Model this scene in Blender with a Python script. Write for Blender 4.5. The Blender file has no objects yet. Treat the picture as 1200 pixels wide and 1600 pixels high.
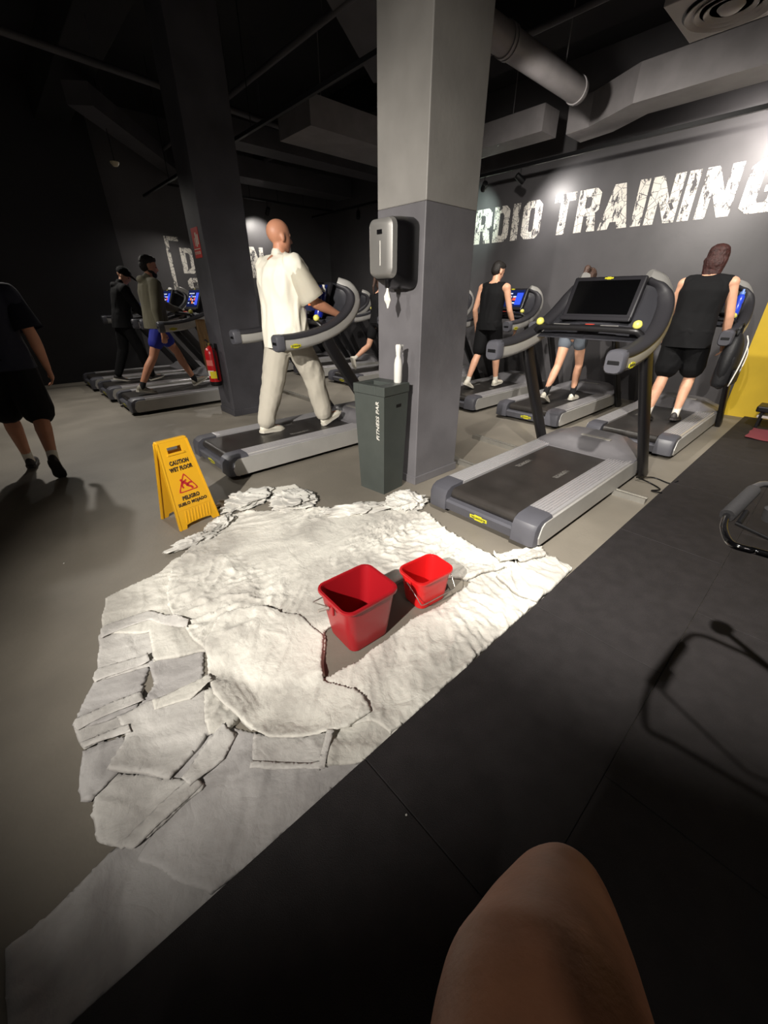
import bpy, bmesh, math, random
from mathutils import Vector, Matrix, noise
from mathutils.geometry import delaunay_2d_cdt
R = math.radians
SC = bpy.context.scene
COL = SC.collection
random.seed(7)

def nvec(p):
    return Vector((noise.noise(p + Vector((31.4, 0, 0))), noise.noise(p + Vector((0, 47.2, 0))), noise.noise(p + Vector((0, 0, 59.7)))))

# ------------------------------------------------------------------ camera
CAM_H, FOC, TILT, YAW = 1.43, 615.0, math.atan(332 / 615.0), R(47.6)
cam_d = bpy.data.cameras.new('camera')
cam_d.sensor_fit = 'HORIZONTAL'
cam_d.sensor_width = 36.0
cam_d.lens = FOC / 1200 * 36.0
cam_d.clip_start = 0.02
cam = bpy.data.objects.new('camera', cam_d)
COL.objects.link(cam)
cam.location = (0, 0, CAM_H)
cam.rotation_euler = (R(90) - TILT, 0, YAW - R(90))
SC.camera = cam

# ------------------------------------------------------------------ world, lights, exposure
w = bpy.data.worlds.new('world')
w.use_nodes = True
w.node_tree.nodes['Background'].inputs[0].default_value = (1.0, 0.92, 0.85, 1)
w.node_tree.nodes['Background'].inputs[1].default_value = 0.065
SC.world = w
SC.view_settings.view_transform = 'Standard'
SC.view_settings.look = 'None'
SC.view_settings.gamma = 1
SC.view_settings.use_curve_mapping = False
SC.view_settings.exposure = 0.0
WARM = (1.0, 0.945, 0.865)
def spot(name, loc, target, power, cone=80, blend=1.0, radius=0.04, color=WARM):
    d = bpy.data.lights.new(name, 'SPOT')
    d.energy = power
    d.spot_size = R(cone)
    d.spot_blend = blend
    d.shadow_soft_size = radius
    d.color = color
    o = bpy.data.objects.new(name, d)
    COL.objects.link(o)
    o.location = loc
    o.rotation_euler = (Vector(target) - Vector(loc)).to_track_quat('-Z', 'Y').to_euler()
    return o
spot('track_lamp_key', (-2.5, 0.15, 2.95), (1.70, 2.2, 0.75), 1950, 59, 1.0, 0.035)
spot('track_lamp_second', (-1.2, 2.6, 2.95), (2.8, 4.0, 1.0), 270, 62, 0.9, 0.04)
spot('track_lamp_near', (0.50, 0.05, 2.95), (3.1, 0.60, 0.1), 880, 64, 0.8, 0.035)
spot('fill_spot_behind', (-0.8, -0.9, 2.95), (0.3, -0.05, 0.8), 26, 46, 1.0, 0.06)  # added fill spot, brightens the knee and the tiles around it
spot('track_lamp_far_left', (0.30, 6.6, 2.95), (0.1, 6.2, 0.0), 230, 125, 0.9, 0.05)
spot('fill_spot_rear_left', (0.9, 8.8, 3.1), (2.2, 7.6, 0.2), 130, 110, 1.0, 0.05)  # fill spot without a fixture, added over the back-left treadmills
spot('fill_spot_mid_row', (3.6, 5.2, 3.05), (4.9, 6.6, 0.2), 300, 120, 1.0, 0.05)  # no lamp hangs here, added fill for the middle treadmills
spot('fill_spot_right_row', (3.7, 2.5, 3.05), (6.3, 2.9, 1.0), 420, 125, 1.0, 0.05)  # added wash that brightens the lettered wall and the right row
spot('fill_spot_right_end', (4.0, -0.3, 3.05), (6.5, 0.9, 0.9), 380, 120, 1.0, 0.05)  # unseen fill spot, added to lift the far right end

# ------------------------------------------------------------------ helpers
def at(px, py, X=None, Y=None, Z=None):
    """point where the view line of photo point (px, py) meets the plane X=, Y= or Z="""
    F = Vector((math.cos(YAW), math.sin(YAW), 0)); Rt = Vector((math.sin(YAW), -math.cos(YAW), 0)); U = Vector((0, 0, 1))
    d = (F * math.cos(TILT) - U * math.sin(TILT)) * FOC + Rt * (px - 600) - (F * math.sin(TILT) + U * math.cos(TILT)) * (py - 800)
    t = X / d.x if X is not None else Y / d.y if Y is not None else (Z - CAM_H) / d.z
    return Vector((0, 0, CAM_H)) + d * t

def lin(c):
    if isinstance(c, str):
        c = [int(c[i:i + 2], 16) / 255 for i in (1, 3, 5)]
    return tuple(x / 12.92 if x <= 0.04045 else ((x + 0.055) / 1.055) ** 2.4 for x in c) + (1,)

MATS = {}
def mat(name, col, rough=0.5, metal=0.0, var=0.0, scale=8.0, bump=0.0, bscale=60.0, col2=None, spec=0.5, emit=0, coat=0, detail=4, sheen=0, trans=0):
    if name in MATS: return MATS[name]
    m = bpy.data.materials.new(name)
    m.use_nodes = True
    nt = m.node_tree; N = nt.nodes; L = nt.links
    b = N['Principled BSDF']
    b.inputs['Base Color'].default_value = lin(col)
    b.inputs['Roughness'].default_value = rough
    b.inputs['Metallic'].default_value = metal
    b.inputs['Specular IOR Level'].default_value = spec
    if coat: b.inputs['Coat Weight'].default_value = coat
    if sheen: b.inputs['Sheen Weight'].default_value = sheen
    if trans: b.inputs['Transmission Weight'].default_value = trans
    tc = N.new('ShaderNodeTexCoord')
    if var or col2:
        n = N.new('ShaderNodeTexNoise'); n.inputs['Scale'].default_value = scale; n.inputs['Detail'].default_value = detail
        L.new(tc.outputs['Object'], n.inputs['Vector'])
        r = N.new('ShaderNodeValToRGB')
        c = lin(col)
        if col2:
            c1, c2 = c, lin(col2)
        else:
            c1 = tuple(x * (1 - var) for x in c[:3]) + (1,); c2 = tuple(min(1, x * (1 + var)) for x in c[:3]) + (1,)
        r.color_ramp.elements[0].position = 0.35; r.color_ramp.elements[0].color = c1
        r.color_ramp.elements[1].position = 0.65; r.color_ramp.elements[1].color = c2
        L.new(n.outputs['Fac'], r.inputs['Fac']); L.new(r.outputs['Color'], b.inputs['Base Color'])
    if bump:
        n2 = N.new('ShaderNodeTexNoise'); n2.inputs['Scale'].default_value = bscale; n2.inputs['Detail'].default_value = 5
        L.new(tc.outputs['Object'], n2.inputs['Vector'])
        bp = N.new('ShaderNodeBump'); bp.inputs['Strength'].default_value = bump; bp.inputs['Distance'].default_value = 0.01
        L.new(n2.outputs['Fac'], bp.inputs['Height']); L.new(bp.outputs['Normal'], b.inputs['Normal'])
    if emit:
        b.inputs['Emission Color'].default_value = lin(col); b.inputs['Emission Strength'].default_value = emit
    MATS[name] = m
    return m

def empty(name, loc=(0, 0, 0), rz=0):
    o = bpy.data.objects.new(name, None)
    COL.objects.link(o); o.location = loc; o.rotation_euler = (0, 0, rz); o.empty_display_size = 0.1
    return o
def tag(o, label=None, cat=None, group=None, kind=None):
    if label: o['label'] = label
    if cat: o['category'] = cat
    if group: o['group'] = group
    if kind: o['kind'] = kind
    return o
def obj(name, bm, m, parent=None, smooth=False, mods=None):
    me = bpy.data.meshes.new(name)
    bmesh.ops.recalc_face_normals(bm, faces=bm.faces)
    bm.to_mesh(me); bm.free()
    return mobj(name, me, m, parent, smooth)
def mobj(name, me, m, parent=None, smooth=False):
    for x in (m if isinstance(m, (list, tuple)) else [m]):
        me.materials.append(x)
    if smooth:
        me.polygons.foreach_set('use_smooth', [True] * len(me.polygons))
        if smooth != 'all' and hasattr(me, 'set_sharp_from_angle'): me.set_sharp_from_angle(angle=R(smooth if smooth > 1 else 40))
    o = bpy.data.objects.new(name, me)
    COL.objects.link(o)
    if parent: o.parent = parent
    return o
def struct(name, bm, m, smooth=False):
    o = obj(name, bm, m, None, smooth); o['kind'] = 'structure'; return o
def copy_tree(o, parent=None):
    c = o.copy(); COL.objects.link(c)
    if parent: c.parent = parent
    for ch in list(o.children):
        copy_tree(ch, c)
    return c
def BM(): return bmesh.new()
def _merge(bm, src, M=None):
    me = bpy.data.meshes.new('tmp'); src.to_mesh(me); src.free()
    if M is not None: me.transform(M)
    bm.from_mesh(me); bpy.data.meshes.remove(me)
def box(bm, x0, x1, y0, y1, z0, z1, bev=0, M=None, seg=2):
    b = BM(); bmesh.ops.create_cube(b, size=1)
    bmesh.ops.scale(b, vec=(abs(x1 - x0), abs(y1 - y0), abs(z1 - z0)), verts=b.verts)
    bmesh.ops.translate(b, vec=((x0 + x1) / 2, (y0 + y1) / 2, (z0 + z1) / 2), verts=b.verts)
    if bev: bmesh.ops.bevel(b, geom=b.edges[:], offset=bev, segments=seg, affect='EDGES', profile=0.5)
    _merge(bm, b, M); return bm
def loft(bm, rings, cap=True, closed=False):
    """rings: lists of points, same length"""
    vs = [[bm.verts.new(p) for p in r] for r in rings]
    n = len(vs[0])
    rng = range(len(vs)) if closed else range(len(vs) - 1)
    for i in rng:
        a, b = vs[i], vs[(i + 1) % len(vs)]
        for k in range(n):
            bm.faces.new((a[k], a[(k + 1) % n], b[(k + 1) % n], b[k]))
    if cap and not closed:
        bm.faces.new(vs[0][::-1]); bm.faces.new(vs[-1])
    return bm
def frame(T, ref=Vector((0, 0, 1))):
    T = T.normalized()
    if abs(T.dot(ref)) > 0.98: ref = Vector((1, 0, 0)) if abs(T.x) < 0.9 else Vector((0, 1, 0))
    A = T.cross(ref).normalized(); B = A.cross(T).normalized()
    return A, B
def tube(bm, pts, r, n=12, ref=Vector((0, 0, 1)), cap=True, closed=False):
    pts = [Vector(p) for p in pts]; rings = []
    for i, p in enumerate(pts):
        if closed: T = pts[(i + 1) % len(pts)] - pts[i - 1]
        else: T = pts[min(i + 1, len(pts) - 1)] - pts[max(i - 1, 0)]
        A, B = frame(T, ref)
        rr = r[i] if isinstance(r, (list, tuple)) else r
        rings.append([p + A * rr * math.cos(2 * math.pi * k / n) + B * rr * math.sin(2 * math.pi * k / n) for k in range(n)])
    return loft(bm, rings, cap, closed)
def smooth_path(pts, k=4):
    pts = [Vector(p) for p in pts]; out = []
    P = [pts[0] * 2 - pts[1]] + pts + [pts[-1] * 2 - pts[-2]]
    for i in range(1, len(P) - 2):
        for j in range(k):
            t = j / k; a, b, c, d = P[i - 1:i + 3]
            out.append(0.5 * ((2 * b) + (c - a) * t + (2 * a - 5 * b + 4 * c - d) * t * t + (3 * b - a - 3 * c + d) * t ** 3))
    out.append(pts[-1]); return out
def sweep(bm, pts, sec, lat=Vector((0, 1, 0)), scale=None, cap=True):
    """sweep a 2-D section (lateral, normal) along pts; lateral axis stays near `lat`"""
    pts = [Vector(p) for p in pts]; rings = []
    for i, p in enumerate(pts):
        T = (pts[min(i + 1, len(pts) - 1)] - pts[max(i - 1, 0)]).normalized()
        Nn = T.cross(lat).normalized(); La = Nn.cross(T).normalized()
        s = scale[i] if scale else 1
        rings.append([p + La * a * s + Nn * b * s for a, b in sec])
    return loft(bm, rings, cap)
def rrect(w, h, r, n=3, cx=0, cy=0):
    out = []
    for sx, sy, a0 in ((1, 1, 0), (-1, 1, 90), (-1, -1, 180), (1, -1, 270)):
        for k in range(n + 1):
            a = R(a0 + 90 * k / n)
            out.append((cx + sx * (w / 2 - r) + r * math.cos(a), cy + sy * (h / 2 - r) + r * math.sin(a)))
    return out
def prism(bm, poly, axis, a, b):
    """extrude 2-D polygon along axis ('x','y','z') from a to b"""
    def P(u, v, t): return {'x': (t, u, v), 'y': (u, t, v), 'z': (u, v, t)}[axis]
    return loft(bm, [[P(u, v, a) for u, v in poly], [P(u, v, b) for u, v in poly]])
def cyl(bm, p0, p1, r0, r1=None, n=20):
    r1 = r0 if r1 is None else r1
    p0, p1 = Vector(p0), Vector(p1); A, B = frame(p1 - p0)
    ring = lambda p, r: [p + A * r * math.cos(2 * math.pi * k / n) + B * r * math.sin(2 * math.pi * k / n) for k in range(n)]
    return loft(bm, [ring(p0, r0), ring(p1, r1)])
def lathe(bm, prof, n=24, M=None):
    b = BM(); rings = [[Vector((r * math.cos(2 * math.pi * k / n), r * math.sin(2 * math.pi * k / n), z)) for k in range(n)] for r, z in prof]
    loft(b, rings); _merge(bm, b, M); return bm
def ball(bm, c, r, sc=(1, 1, 1), M=None, u=16, v=10):
    b = BM(); bmesh.ops.create_uvsphere(b, u_segments=u, v_segments=v, radius=r)
    bmesh.ops.scale(b, vec=sc, verts=b.verts)
    if M is not None: bmesh.ops.transform(b, matrix=M, verts=b.verts)
    bmesh.ops.translate(b, vec=c, verts=b.verts); _merge(bm, b); return bm

def text_mesh(s, bold=0.0, shear=0.0):
    c = bpy.data.curves.new('txt', 'FONT'); c.body = s; c.size = 1; c.offset = bold; c.shear = shear; c.extrude = 0.0
    c.align_x = 'LEFT'; c.resolution_u = 4; c.space_character = 1.0 + bold * 2
    o = bpy.data.objects.new('txt', c); COL.objects.link(o)
    dg = bpy.context.evaluated_depsgraph_get(); dg.update()
    me = bpy.data.meshes.new_from_object(o.evaluated_get(dg))
    bpy.data.objects.remove(o); bpy.data.curves.remove(c)
    return me
def text_to(bm, s, origin, right, up, width, height, bold=0.02, depth=0.0015, shear=0.0):
    """text scaled to width x height with its lower left corner at origin"""
    me = text_mesh(s, bold, shear)
    if not me.vertices: return bm
    xs = [v.co.x for v in me.vertices]; ys = [v.co.y for v in me.vertices]
    x0, x1, y0, y1 = min(xs), max(xs), min(ys), max(ys)
    right, up, origin = Vector(right).normalized(), Vector(up).normalized(), Vector(origin)
    nn = right.cross(up)
    b = BM(); b.from_mesh(me); bpy.data.meshes.remove(me)
    for v in b.verts:
        v.co = origin + right * ((v.co.x - x0) / (x1 - x0) * width) + up * ((v.co.y - y0) / (y1 - y0) * height)
    g = bmesh.ops.extrude_face_region(b, geom=b.faces[:])
    for e in g['geom']:
        if isinstance(e, bmesh.types.BMVert): e.co += nn * depth
    _merge(bm, b); return bm

# ------------------------------------------------------------------ materials
CONC = mat('concrete_floor', '#7a746a', 0.55, var=0.16, scale=1.3, bump=0.12, bscale=50, detail=8)
WALLG = mat('grey_wall_paint', '#545254', 0.42, var=0.10, scale=2.0, bump=0.08, bscale=30)
WALLD = mat('black_wall_paint', '#1d1c1f', 0.6, var=0.15, scale=2.0, bump=0.08, bscale=30)
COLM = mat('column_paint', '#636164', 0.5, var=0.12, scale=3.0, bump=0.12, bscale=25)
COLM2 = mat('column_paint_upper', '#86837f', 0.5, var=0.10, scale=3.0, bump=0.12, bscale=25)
COLD = mat('dark_column_paint', '#47464b', 0.5, var=0.18, scale=3.0, bump=0.10, bscale=25)
YEL = mat('yellow_wall_paint', '#dcb92c', 0.5, var=0.06, scale=3, bump=0.05)
CEIL = mat('black_ceiling', '#151416', 0.8, var=0.3, scale=1.5)
DUCT = mat('grey_duct', '#7d797a', 0.5, 0.1, var=0.12, scale=4)
DUCTD = mat('dark_duct', '#454346', 0.6, 0.1, var=0.15, scale=3)
BLACKM = mat('black_metal', '#121214', 0.4, 0.3)
RUB = mat('black_rubber', '#262324', 0.72, var=0.15, scale=14, bump=0.35, bscale=350, spec=0.35)

def grunge(name, back):
    m = mat(name, '#e4dfd6', 0.55)
    nt = m.node_tree; N = nt.nodes; L = nt.links; b = N['Principled BSDF']
    tc = N.new('ShaderNodeTexCoord')
    mp = N.new('ShaderNodeMapping'); mp.inputs['Scale'].default_value = (1, 1, 0.45); L.new(tc.outputs['Object'], mp.inputs['Vector'])
    n = N.new('ShaderNodeTexNoise'); n.inputs['Scale'].default_value = 16; n.inputs['Detail'].default_value = 9; n.inputs['Roughness'].default_value = 0.75
    L.new(mp.outputs[0], n.inputs['Vector'])
    v = N.new('ShaderNodeTexVoronoi'); v.feature = 'DISTANCE_TO_EDGE'; v.inputs['Scale'].default_value = 9
    L.new(tc.outputs['Object'], v.inputs['Vector'])
    a = N.new('ShaderNodeMath'); a.operation = 'GREATER_THAN'; a.inputs[1].default_value = 0.45; L.new(n.outputs['Fac'], a.inputs[0])
    c = N.new('ShaderNodeMath'); c.operation = 'GREATER_THAN'; c.inputs[1].default_value = 0.018; L.new(v.outputs['Distance'], c.inputs[0])
    k = N.new('ShaderNodeMath'); k.operation = 'MULTIPLY'; L.new(a.outputs[0], k.inputs[0]); L.new(c.outputs[0], k.inputs[1])
    mx = N.new('ShaderNodeMix'); mx.data_type = 'RGBA'
    mx.inputs[6].default_value = lin('#545254'); mx.inputs[7].default_value = lin('#e6e1d8')
    L.new(k.outputs[0], mx.inputs[0]); L.new(mx.outputs[2], b.inputs['Base Color'])
    return m
LETTER = grunge('worn_white_paint', '#4a494b')

# ------------------------------------------------------------------ room
WX, WY = 7.3, 10.1
b = BM(); box(b, -6, WX + 0.2, -5, WY + 0.2, -0.1, 0); struct('floor', b, CONC)
b = BM(); box(b, WX, WX + 0.2, -5, WY, 0, 4.6); struct('wall_right', b, WALLG)
b = BM(); box(b, 2.32, WX + 0.2, WY, WY + 0.2, 0, 4.6); struct('wall_back', b, WALLG)
b = BM(); box(b, -6, 2.32, WY - 0.12, WY + 0.2, 0, 4.6); struct('wall_left', b, WALLD)
b = BM(); box(b, -6, WX + 0.2, -5, WY + 0.2, 4.4, 4.6); struct('ceiling', b, CEIL)
b = BM(); box(b, WX - 0.012, WX, -5, 0.88, 0, 1.5); struct('trim_1', b, YEL)
# marks lettered on the yellow panel
# ceiling beams
for i, (x, y0, y1) in enumerate([(1.6, -1, WY), (5.4, -5, WY)]):
    b = BM(); box(b, x, x + 0.45, y0, y1, 3.95, 4.4, 0.01); struct('trim_%d' % (i + 2), b, CEIL)
# columns
cx0, cx1, cy0, cy1 = 2.33, 2.87, 2.15, 2.62
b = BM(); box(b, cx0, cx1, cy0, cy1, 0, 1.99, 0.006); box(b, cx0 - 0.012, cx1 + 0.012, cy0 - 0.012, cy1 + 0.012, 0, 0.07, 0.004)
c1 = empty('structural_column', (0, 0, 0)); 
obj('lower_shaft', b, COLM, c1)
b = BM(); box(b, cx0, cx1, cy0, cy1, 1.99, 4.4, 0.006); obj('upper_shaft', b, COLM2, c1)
tag(c1, 'grey square column in the middle with the paper dispenser on it', 'column')
b = BM(); box(b, 2.15, 2.70, 5.42, 5.86, 0, 4.4, 0.006); box(b, 2.138, 2.712, 5.408, 5.872, 0, 0.08, 0.004)
c2 = obj('structural_column', b, COLD); tag(c2, 'dark grey square column with a red fire extinguisher hung on it', 'column')

# rubber floor tiles: rows along x, staggered
rows = [(0.0515, 0.636, [-3.0, -1.83, -0.67, 0.49, 1.653, 2.816, 3.98, 5.14, 6.30, 7.28]),
        (-0.53, 0.0505, [-3.0, -2.44, -1.28, -0.12, 1.05, 2.21, 3.37, 4.54, 5.70, 6.86, 7.28]),
        (-1.115, -0.531, [-3.0, -1.83, -0.67, 0.49, 1.653, 2.816, 3.98, 5.14, 6.30, 7.28])]
TH = 0.022
for ri, (y0, y1, xs) in enumerate(rows):
    for a, c in zip(xs[:-1], xs[1:]):
        if a < -2 or (ri == 2 and a < 0): continue
        b = BM(); box(b, a + 0.0008, c - 0.0008, y0, y1, 0, TH, 0.003)
        o = obj('rubber_floor_tile', b, RUB)
        tag(o, 'black speckled rubber floor tile of the exercise area beside the concrete floor', 'floor tile', 'black rubber floor tiles')

# ------------------------------------------------------------------ wall lettering
def ringp(outer, inner, skip=()):
    n = len(outer); return [[outer[i], outer[(i + 1) % n], inner[(i + 1) % n], inner[i]] for i in range(n) if i not in skip]
OUT = [(.22, 0), (.78, 0), (1, .13), (1, .87), (.78, 1), (.22, 1), (0, .87), (0, .13)]
INN = [(.42, .19), (.58, .19), (.63, .25), (.63, .75), (.58, .81), (.42, .81), (.37, .75), (.37, .25)]
def bx_(a, c, d, e): return [(a, d), (c, d), (c, e), (a, e)]
GLYPH = {
 'I': [bx_(0, 1, 0, 1)], 'T': [bx_(0, 1, .8, 1), bx_(.31, .69, 0, .8)],
 'O': ringp(OUT, INN), 'C': ringp(OUT, INN, (2,)) + [bx_(.63, 1, .13, .36), bx_(.63, 1, .64, .87)],
 'G': ringp(OUT, INN, (2,)) + [bx_(.63, 1, .13, .5), bx_(.5, .63, .38, .5), bx_(.63, 1, .66, .87)],
 'D': ringp([(0, 0), (.75, 0), (1, .13), (1, .87), (.75, 1), (0, 1)], [(.36, .19), (.56, .19), (.64, .26), (.64, .74), (.56, .81), (.36, .81)]),
 'R': ringp([(0, .38), (.75, .38), (1, .5), (1, .88), (.78, 1), (0, 1)], [(.36, .56), (.56, .56), (.63, .62), (.63, .77), (.56, .82), (.36, .82)]) + [bx_(0, .36, 0, .38), [(.62, 0), (1, 0), (.86, .44), (.48, .44)]],
 'A': [[(0, 0), (.34, 0), (.66, 1), (.32, 1)], [(.66, 0), (1, 0), (.68, 1), (.34, 1)], bx_(.25, .75, .16, .34)],
 'N': [bx_(0, .32, 0, 1), bx_(.68, 1, 0, 1), [(.0, 1), (.34, 1), (1, 0), (.66, 0)]],
 'S': [bx_(0, .36, .5, .87), bx_(.64, 1, .13, .5), [(.22, 1), (.78, 1), (1, .87), (1, .66), (.64, .66), (.64, .82), (.0, .82), (0, .87)], [(.22, 0), (.78, 0), (1, .13), (1, .18), (.36, .18), (.36, .34), (0, .34), (0, .13)], [(0, .58), (.36, .58), (1, .42), (.64, .42)], [(0, .5), (.36, .62), (1, .5), (.64, .38)]],
}
def lettering(name, label, items, origin_fn, right, mtl):
    e = empty(name); tag(e, label, 'wall lettering')
    for s, a, c, z0, z1 in items:
        b = BM()
        if s == '[': 
            b2 = origin_fn(a); w_ = abs(c - a); rr = Vector(right)
            for (u0, u1, v0, v1) in ((0, 0.075, z0, z1), (0.075, w_, z1 - 0.075, z1), (0.075, w_, z0, z0 + 0.075)):
                p = [origin_fn(a) + rr * u for u in (u0, u1)]
                box(b, min(p[0].x, p[1].x) - (0.001 if rr.x == 0 else 0), max(p[0].x, p[1].x), min(p[0].y, p[1].y) - 0.002, max(p[0].y, p[1].y), v0, v1)
        elif s == ']':
            rr = Vector(right); w_ = abs(c - a)
            for (u0, u1, v0, v1) in ((w_ - 0.075, w_, z0, z1), (0, w_ - 0.075, z1 - 0.075, z1), (0, w_ - 0.075, z0, z0 + 0.075)):
                p = [origin_fn(a) + rr * u for u in (u0, u1)]
                box(b, min(p[0].x, p[1].x), max(p[0].x, p[1].x), min(p[0].y, p[1].y) - 0.002, max(p[0].y, p[1].y), v0, v1)
        else:
            o_ = origin_fn(a) + Vector((0, 0, z0)); rr = Vector(right); nn = rr.cross(Vector((0, 0, 1)))
            for pi_, poly in enumerate(GLYPH[s]):
                loft(b, [[o_ + rr * (u * abs(c - a)) + Vector((0, 0, v * (z1 - z0))) + nn * d_ for u, v in poly] for d_ in (0, 0.002 + 0.0004 * pi_)])
        obj('letter', b, mtl, e)
z0, z1 = 2.35, 2.88
L1 = [('C', 6.35, 6.0), ('A', 5.95, 5.53), ('R', 5.48, 5.12), ('D', 5.07, 4.76), ('I', 4.70, 4.57), ('O', 4.50, 4.16)]
L2 = [('T', 3.96, 3.62), ('R', 3.57, 3.24), ('A', 3.20, 2.79), ('I', 2.74, 2.61), ('N', 2.57, 2.20), ('I', 2.16, 2.03), ('N', 1.97, 1.60), ('G', 1.52, 1.13)]
lettering('wall_lettering', 'worn white block letters CARDIO on the grey wall, partly behind the middle column', [(s, a, c, z0 - 0.01, z1 - 0.02) for s, a, c in L1], lambda y: Vector((WX - 0.001, y, 0)), (0, -1, 0), LETTER)
lettering('wall_lettering', 'large worn white block letters TRAINING on the grey wall at the right', [(s, a, c, z0, z1) for s, a, c in L2], lambda y: Vector((WX - 0.001, y, 0)), (0, -1, 0), LETTER)
lettering('wall_lettering', 'worn white bracketed letters on the far wall behind the dark column', [('[', 3.20, 3.47, 1.05, 2.56), ('D', 3.46, 3.74, 1.92, 2.38), ('S', 3.50, 3.80, 1.38, 1.84), (']', 5.86, 6.12, 1.05, 2.56), ('N', 5.02, 5.36, 1.88, 2.50)], lambda x: Vector((x, WY - 0.001, 0)), (1, 0, 0), LETTER)

# ------------------------------------------------------------------ ceiling services
def ductbox(name, label, pts, w_, h_, m, cat='duct'):
    b = BM(); sweep(b, pts, [(-w_ / 2, -h_ / 2), (w_ / 2, -h_ / 2), (w_ / 2, h_ / 2), (-w_ / 2, h_ / 2)], lat=Vector((1, 0, 0)) if abs(pts[-1][1] - pts[0][1]) > abs(pts[-1][0] - pts[0][0]) else Vector((0, 1, 0)))
    for t_ in (.2, .8):
        q_ = Vector(pts[0]).lerp(Vector(pts[-1]), t_); cyl(b, q_ + Vector((0, 0, h_ * .2)), (q_.x, q_.y, 4.42), 0.006, n=6)
    o = obj(name, b, m); tag(o, label, cat); return o
ductbox('ventilation_duct', 'long grey rectangular duct with an offset bend above the right wall', [(6.15, -3, 3.46), (6.15, 2.50, 3.46), (6.45, 3.05, 3.46), (6.45, 3.40, 3.44)], 0.42, 0.32, DUCT)
ductbox('ventilation_duct', 'short grey rectangular duct beside the middle column, left of the bend', [(6.1, 3.55, 3.42), (6.1, 6.4, 3.42)], 0.36, 0.26, DUCT)
b = BM(); tube(b, [(3.2, 2.84, 3.34), (5.35, 2.84, 3.34)], 0.105, 24)
for x in (3.95, 4.0, 5.28): tube(b, [(x, 2.84, 3.34), (x + 0.03, 2.84, 3.34)], 0.115, 24)
for x in (3.6, 5.0): cyl(b, (x, 2.84, 3.3), (x, 2.84, 4.4), 0.006, n=6)
o = obj('round_duct', b, DUCT, None, 50); tag(o, 'round grey duct running out from the top of the middle column', 'duct')
b = BM(); tube(b, [(2.95, 3.2, 4.0), (2.95, 3.05, 3.55), (3.0, 3.0, 3.2)], 0.11, 16); o = obj('round_duct', b, DUCTD, None, 50); tag(o, 'dark bent flexible duct at the left edge of the middle column', 'duct')
ductbox('ventilation_duct', 'dark rectangular duct crossing between the two columns', [(3.7, 5.75, 3.45), (5.9, 5.75, 3.45)], 0.75, 0.3, DUCT)
ductbox('ventilation_duct', 'dark sloping duct at upper left over the walking man', [tuple(at(120, 145, Z=3.65)), tuple(at(285, 272, Z=3.65))], 0.3, 0.22, DUCTD)
ductbox('ventilation_duct', 'wide dark duct near the upper centre of the ceiling', [(1.4, 2.7, 3.9), (4.4, 4.6, 3.8)], 0.55, 0.3, DUCTD)
ductbox('ventilation_duct', 'dark duct hung close to the far back wall', [(3.6, 9.0, 3.6), (7.0, 9.0, 3.6)], 0.5, 0.3, DUCTD)
ductbox('ventilation_duct', 'narrow dark duct beyond the one crossing between the columns', [(3.4, 7.3, 3.6), (6.9, 7.3, 3.6)], 0.4, 0.25, DUCTD)
for k, (pts, r_, lab) in enumerate([([(2.80, 2.75, 3.05), (2.80, 9.4, 3.05)], 0.018, 'thin black lighting track running between the columns'),
                               ([(6.62, -2, 3.17), (6.62, 9.8, 3.17)], 0.022, 'long black lighting track in front of the lettered wall'),
                               ([(3.3, 9.55, 3.3), (7.2, 9.55, 3.3)], 0.02, 'black lighting track near the far back wall'),
                               ([(-0.7, -1.5, 3.05), (-0.7, 4.0, 3.05)], 0.02, 'black lighting track over the cloths near the viewer')]):
    b = BM()
    for p, q in zip(pts[:-1], pts[1:]):
        d = (Vector(q) - Vector(p)); 
        if abs(d.x) > abs(d.y): box(b, p[0], q[0], p[1] - r_, p[1] + r_, p[2] - r_, p[2] + r_, 0.002)
        else: box(b, p[0] - r_, p[0] + r_, p[1], q[1], p[2] - r_, p[2] + r_, 0.002)
    if k == 0:
        for y_ in (5.2, 8.0): cyl(b, (2.80, y_, 3.05), (2.80, y_, 4.4), 0.005, n=6)
    n = 6 if k > 1 else 0
    for j in range(n):
        t = (j + 0.5) / n; p = Vector(pts[0]).lerp(Vector(pts[1]), t); cyl(b, p, (p.x, p.y, 4.4), 0.005, n=6)
    tag(obj('lighting_track', b, BLACKM), lab, 'lighting track')
for k, (p, q, r_, lab) in enumerate([((4.9, -2, 3.75), (4.9, 9.5, 3.75), 0.03, 'dark sprinkler pipe above the round duct'), ((0.4, 6.2, 3.6), (7.0, 6.9, 3.6), 0.035, 'dark water pipe crossing the ceiling behind the columns'),
                                ((3.2, 3.0, 3.7), (3.2, 9.8, 3.7), 0.03, 'dark pipe running away between the two columns')]):
    b = BM(); cyl(b, p, q, r_, n=12)
    for t in (0.2, 0.5, 0.8):
        m_ = Vector(p).lerp(Vector(q), t); cyl(b, m_, (m_.x, m_.y, 4.4), 0.006, n=6)
    tag(obj('ceiling_pipe', b, DUCTD, None, 50), lab, 'pipe')
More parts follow.
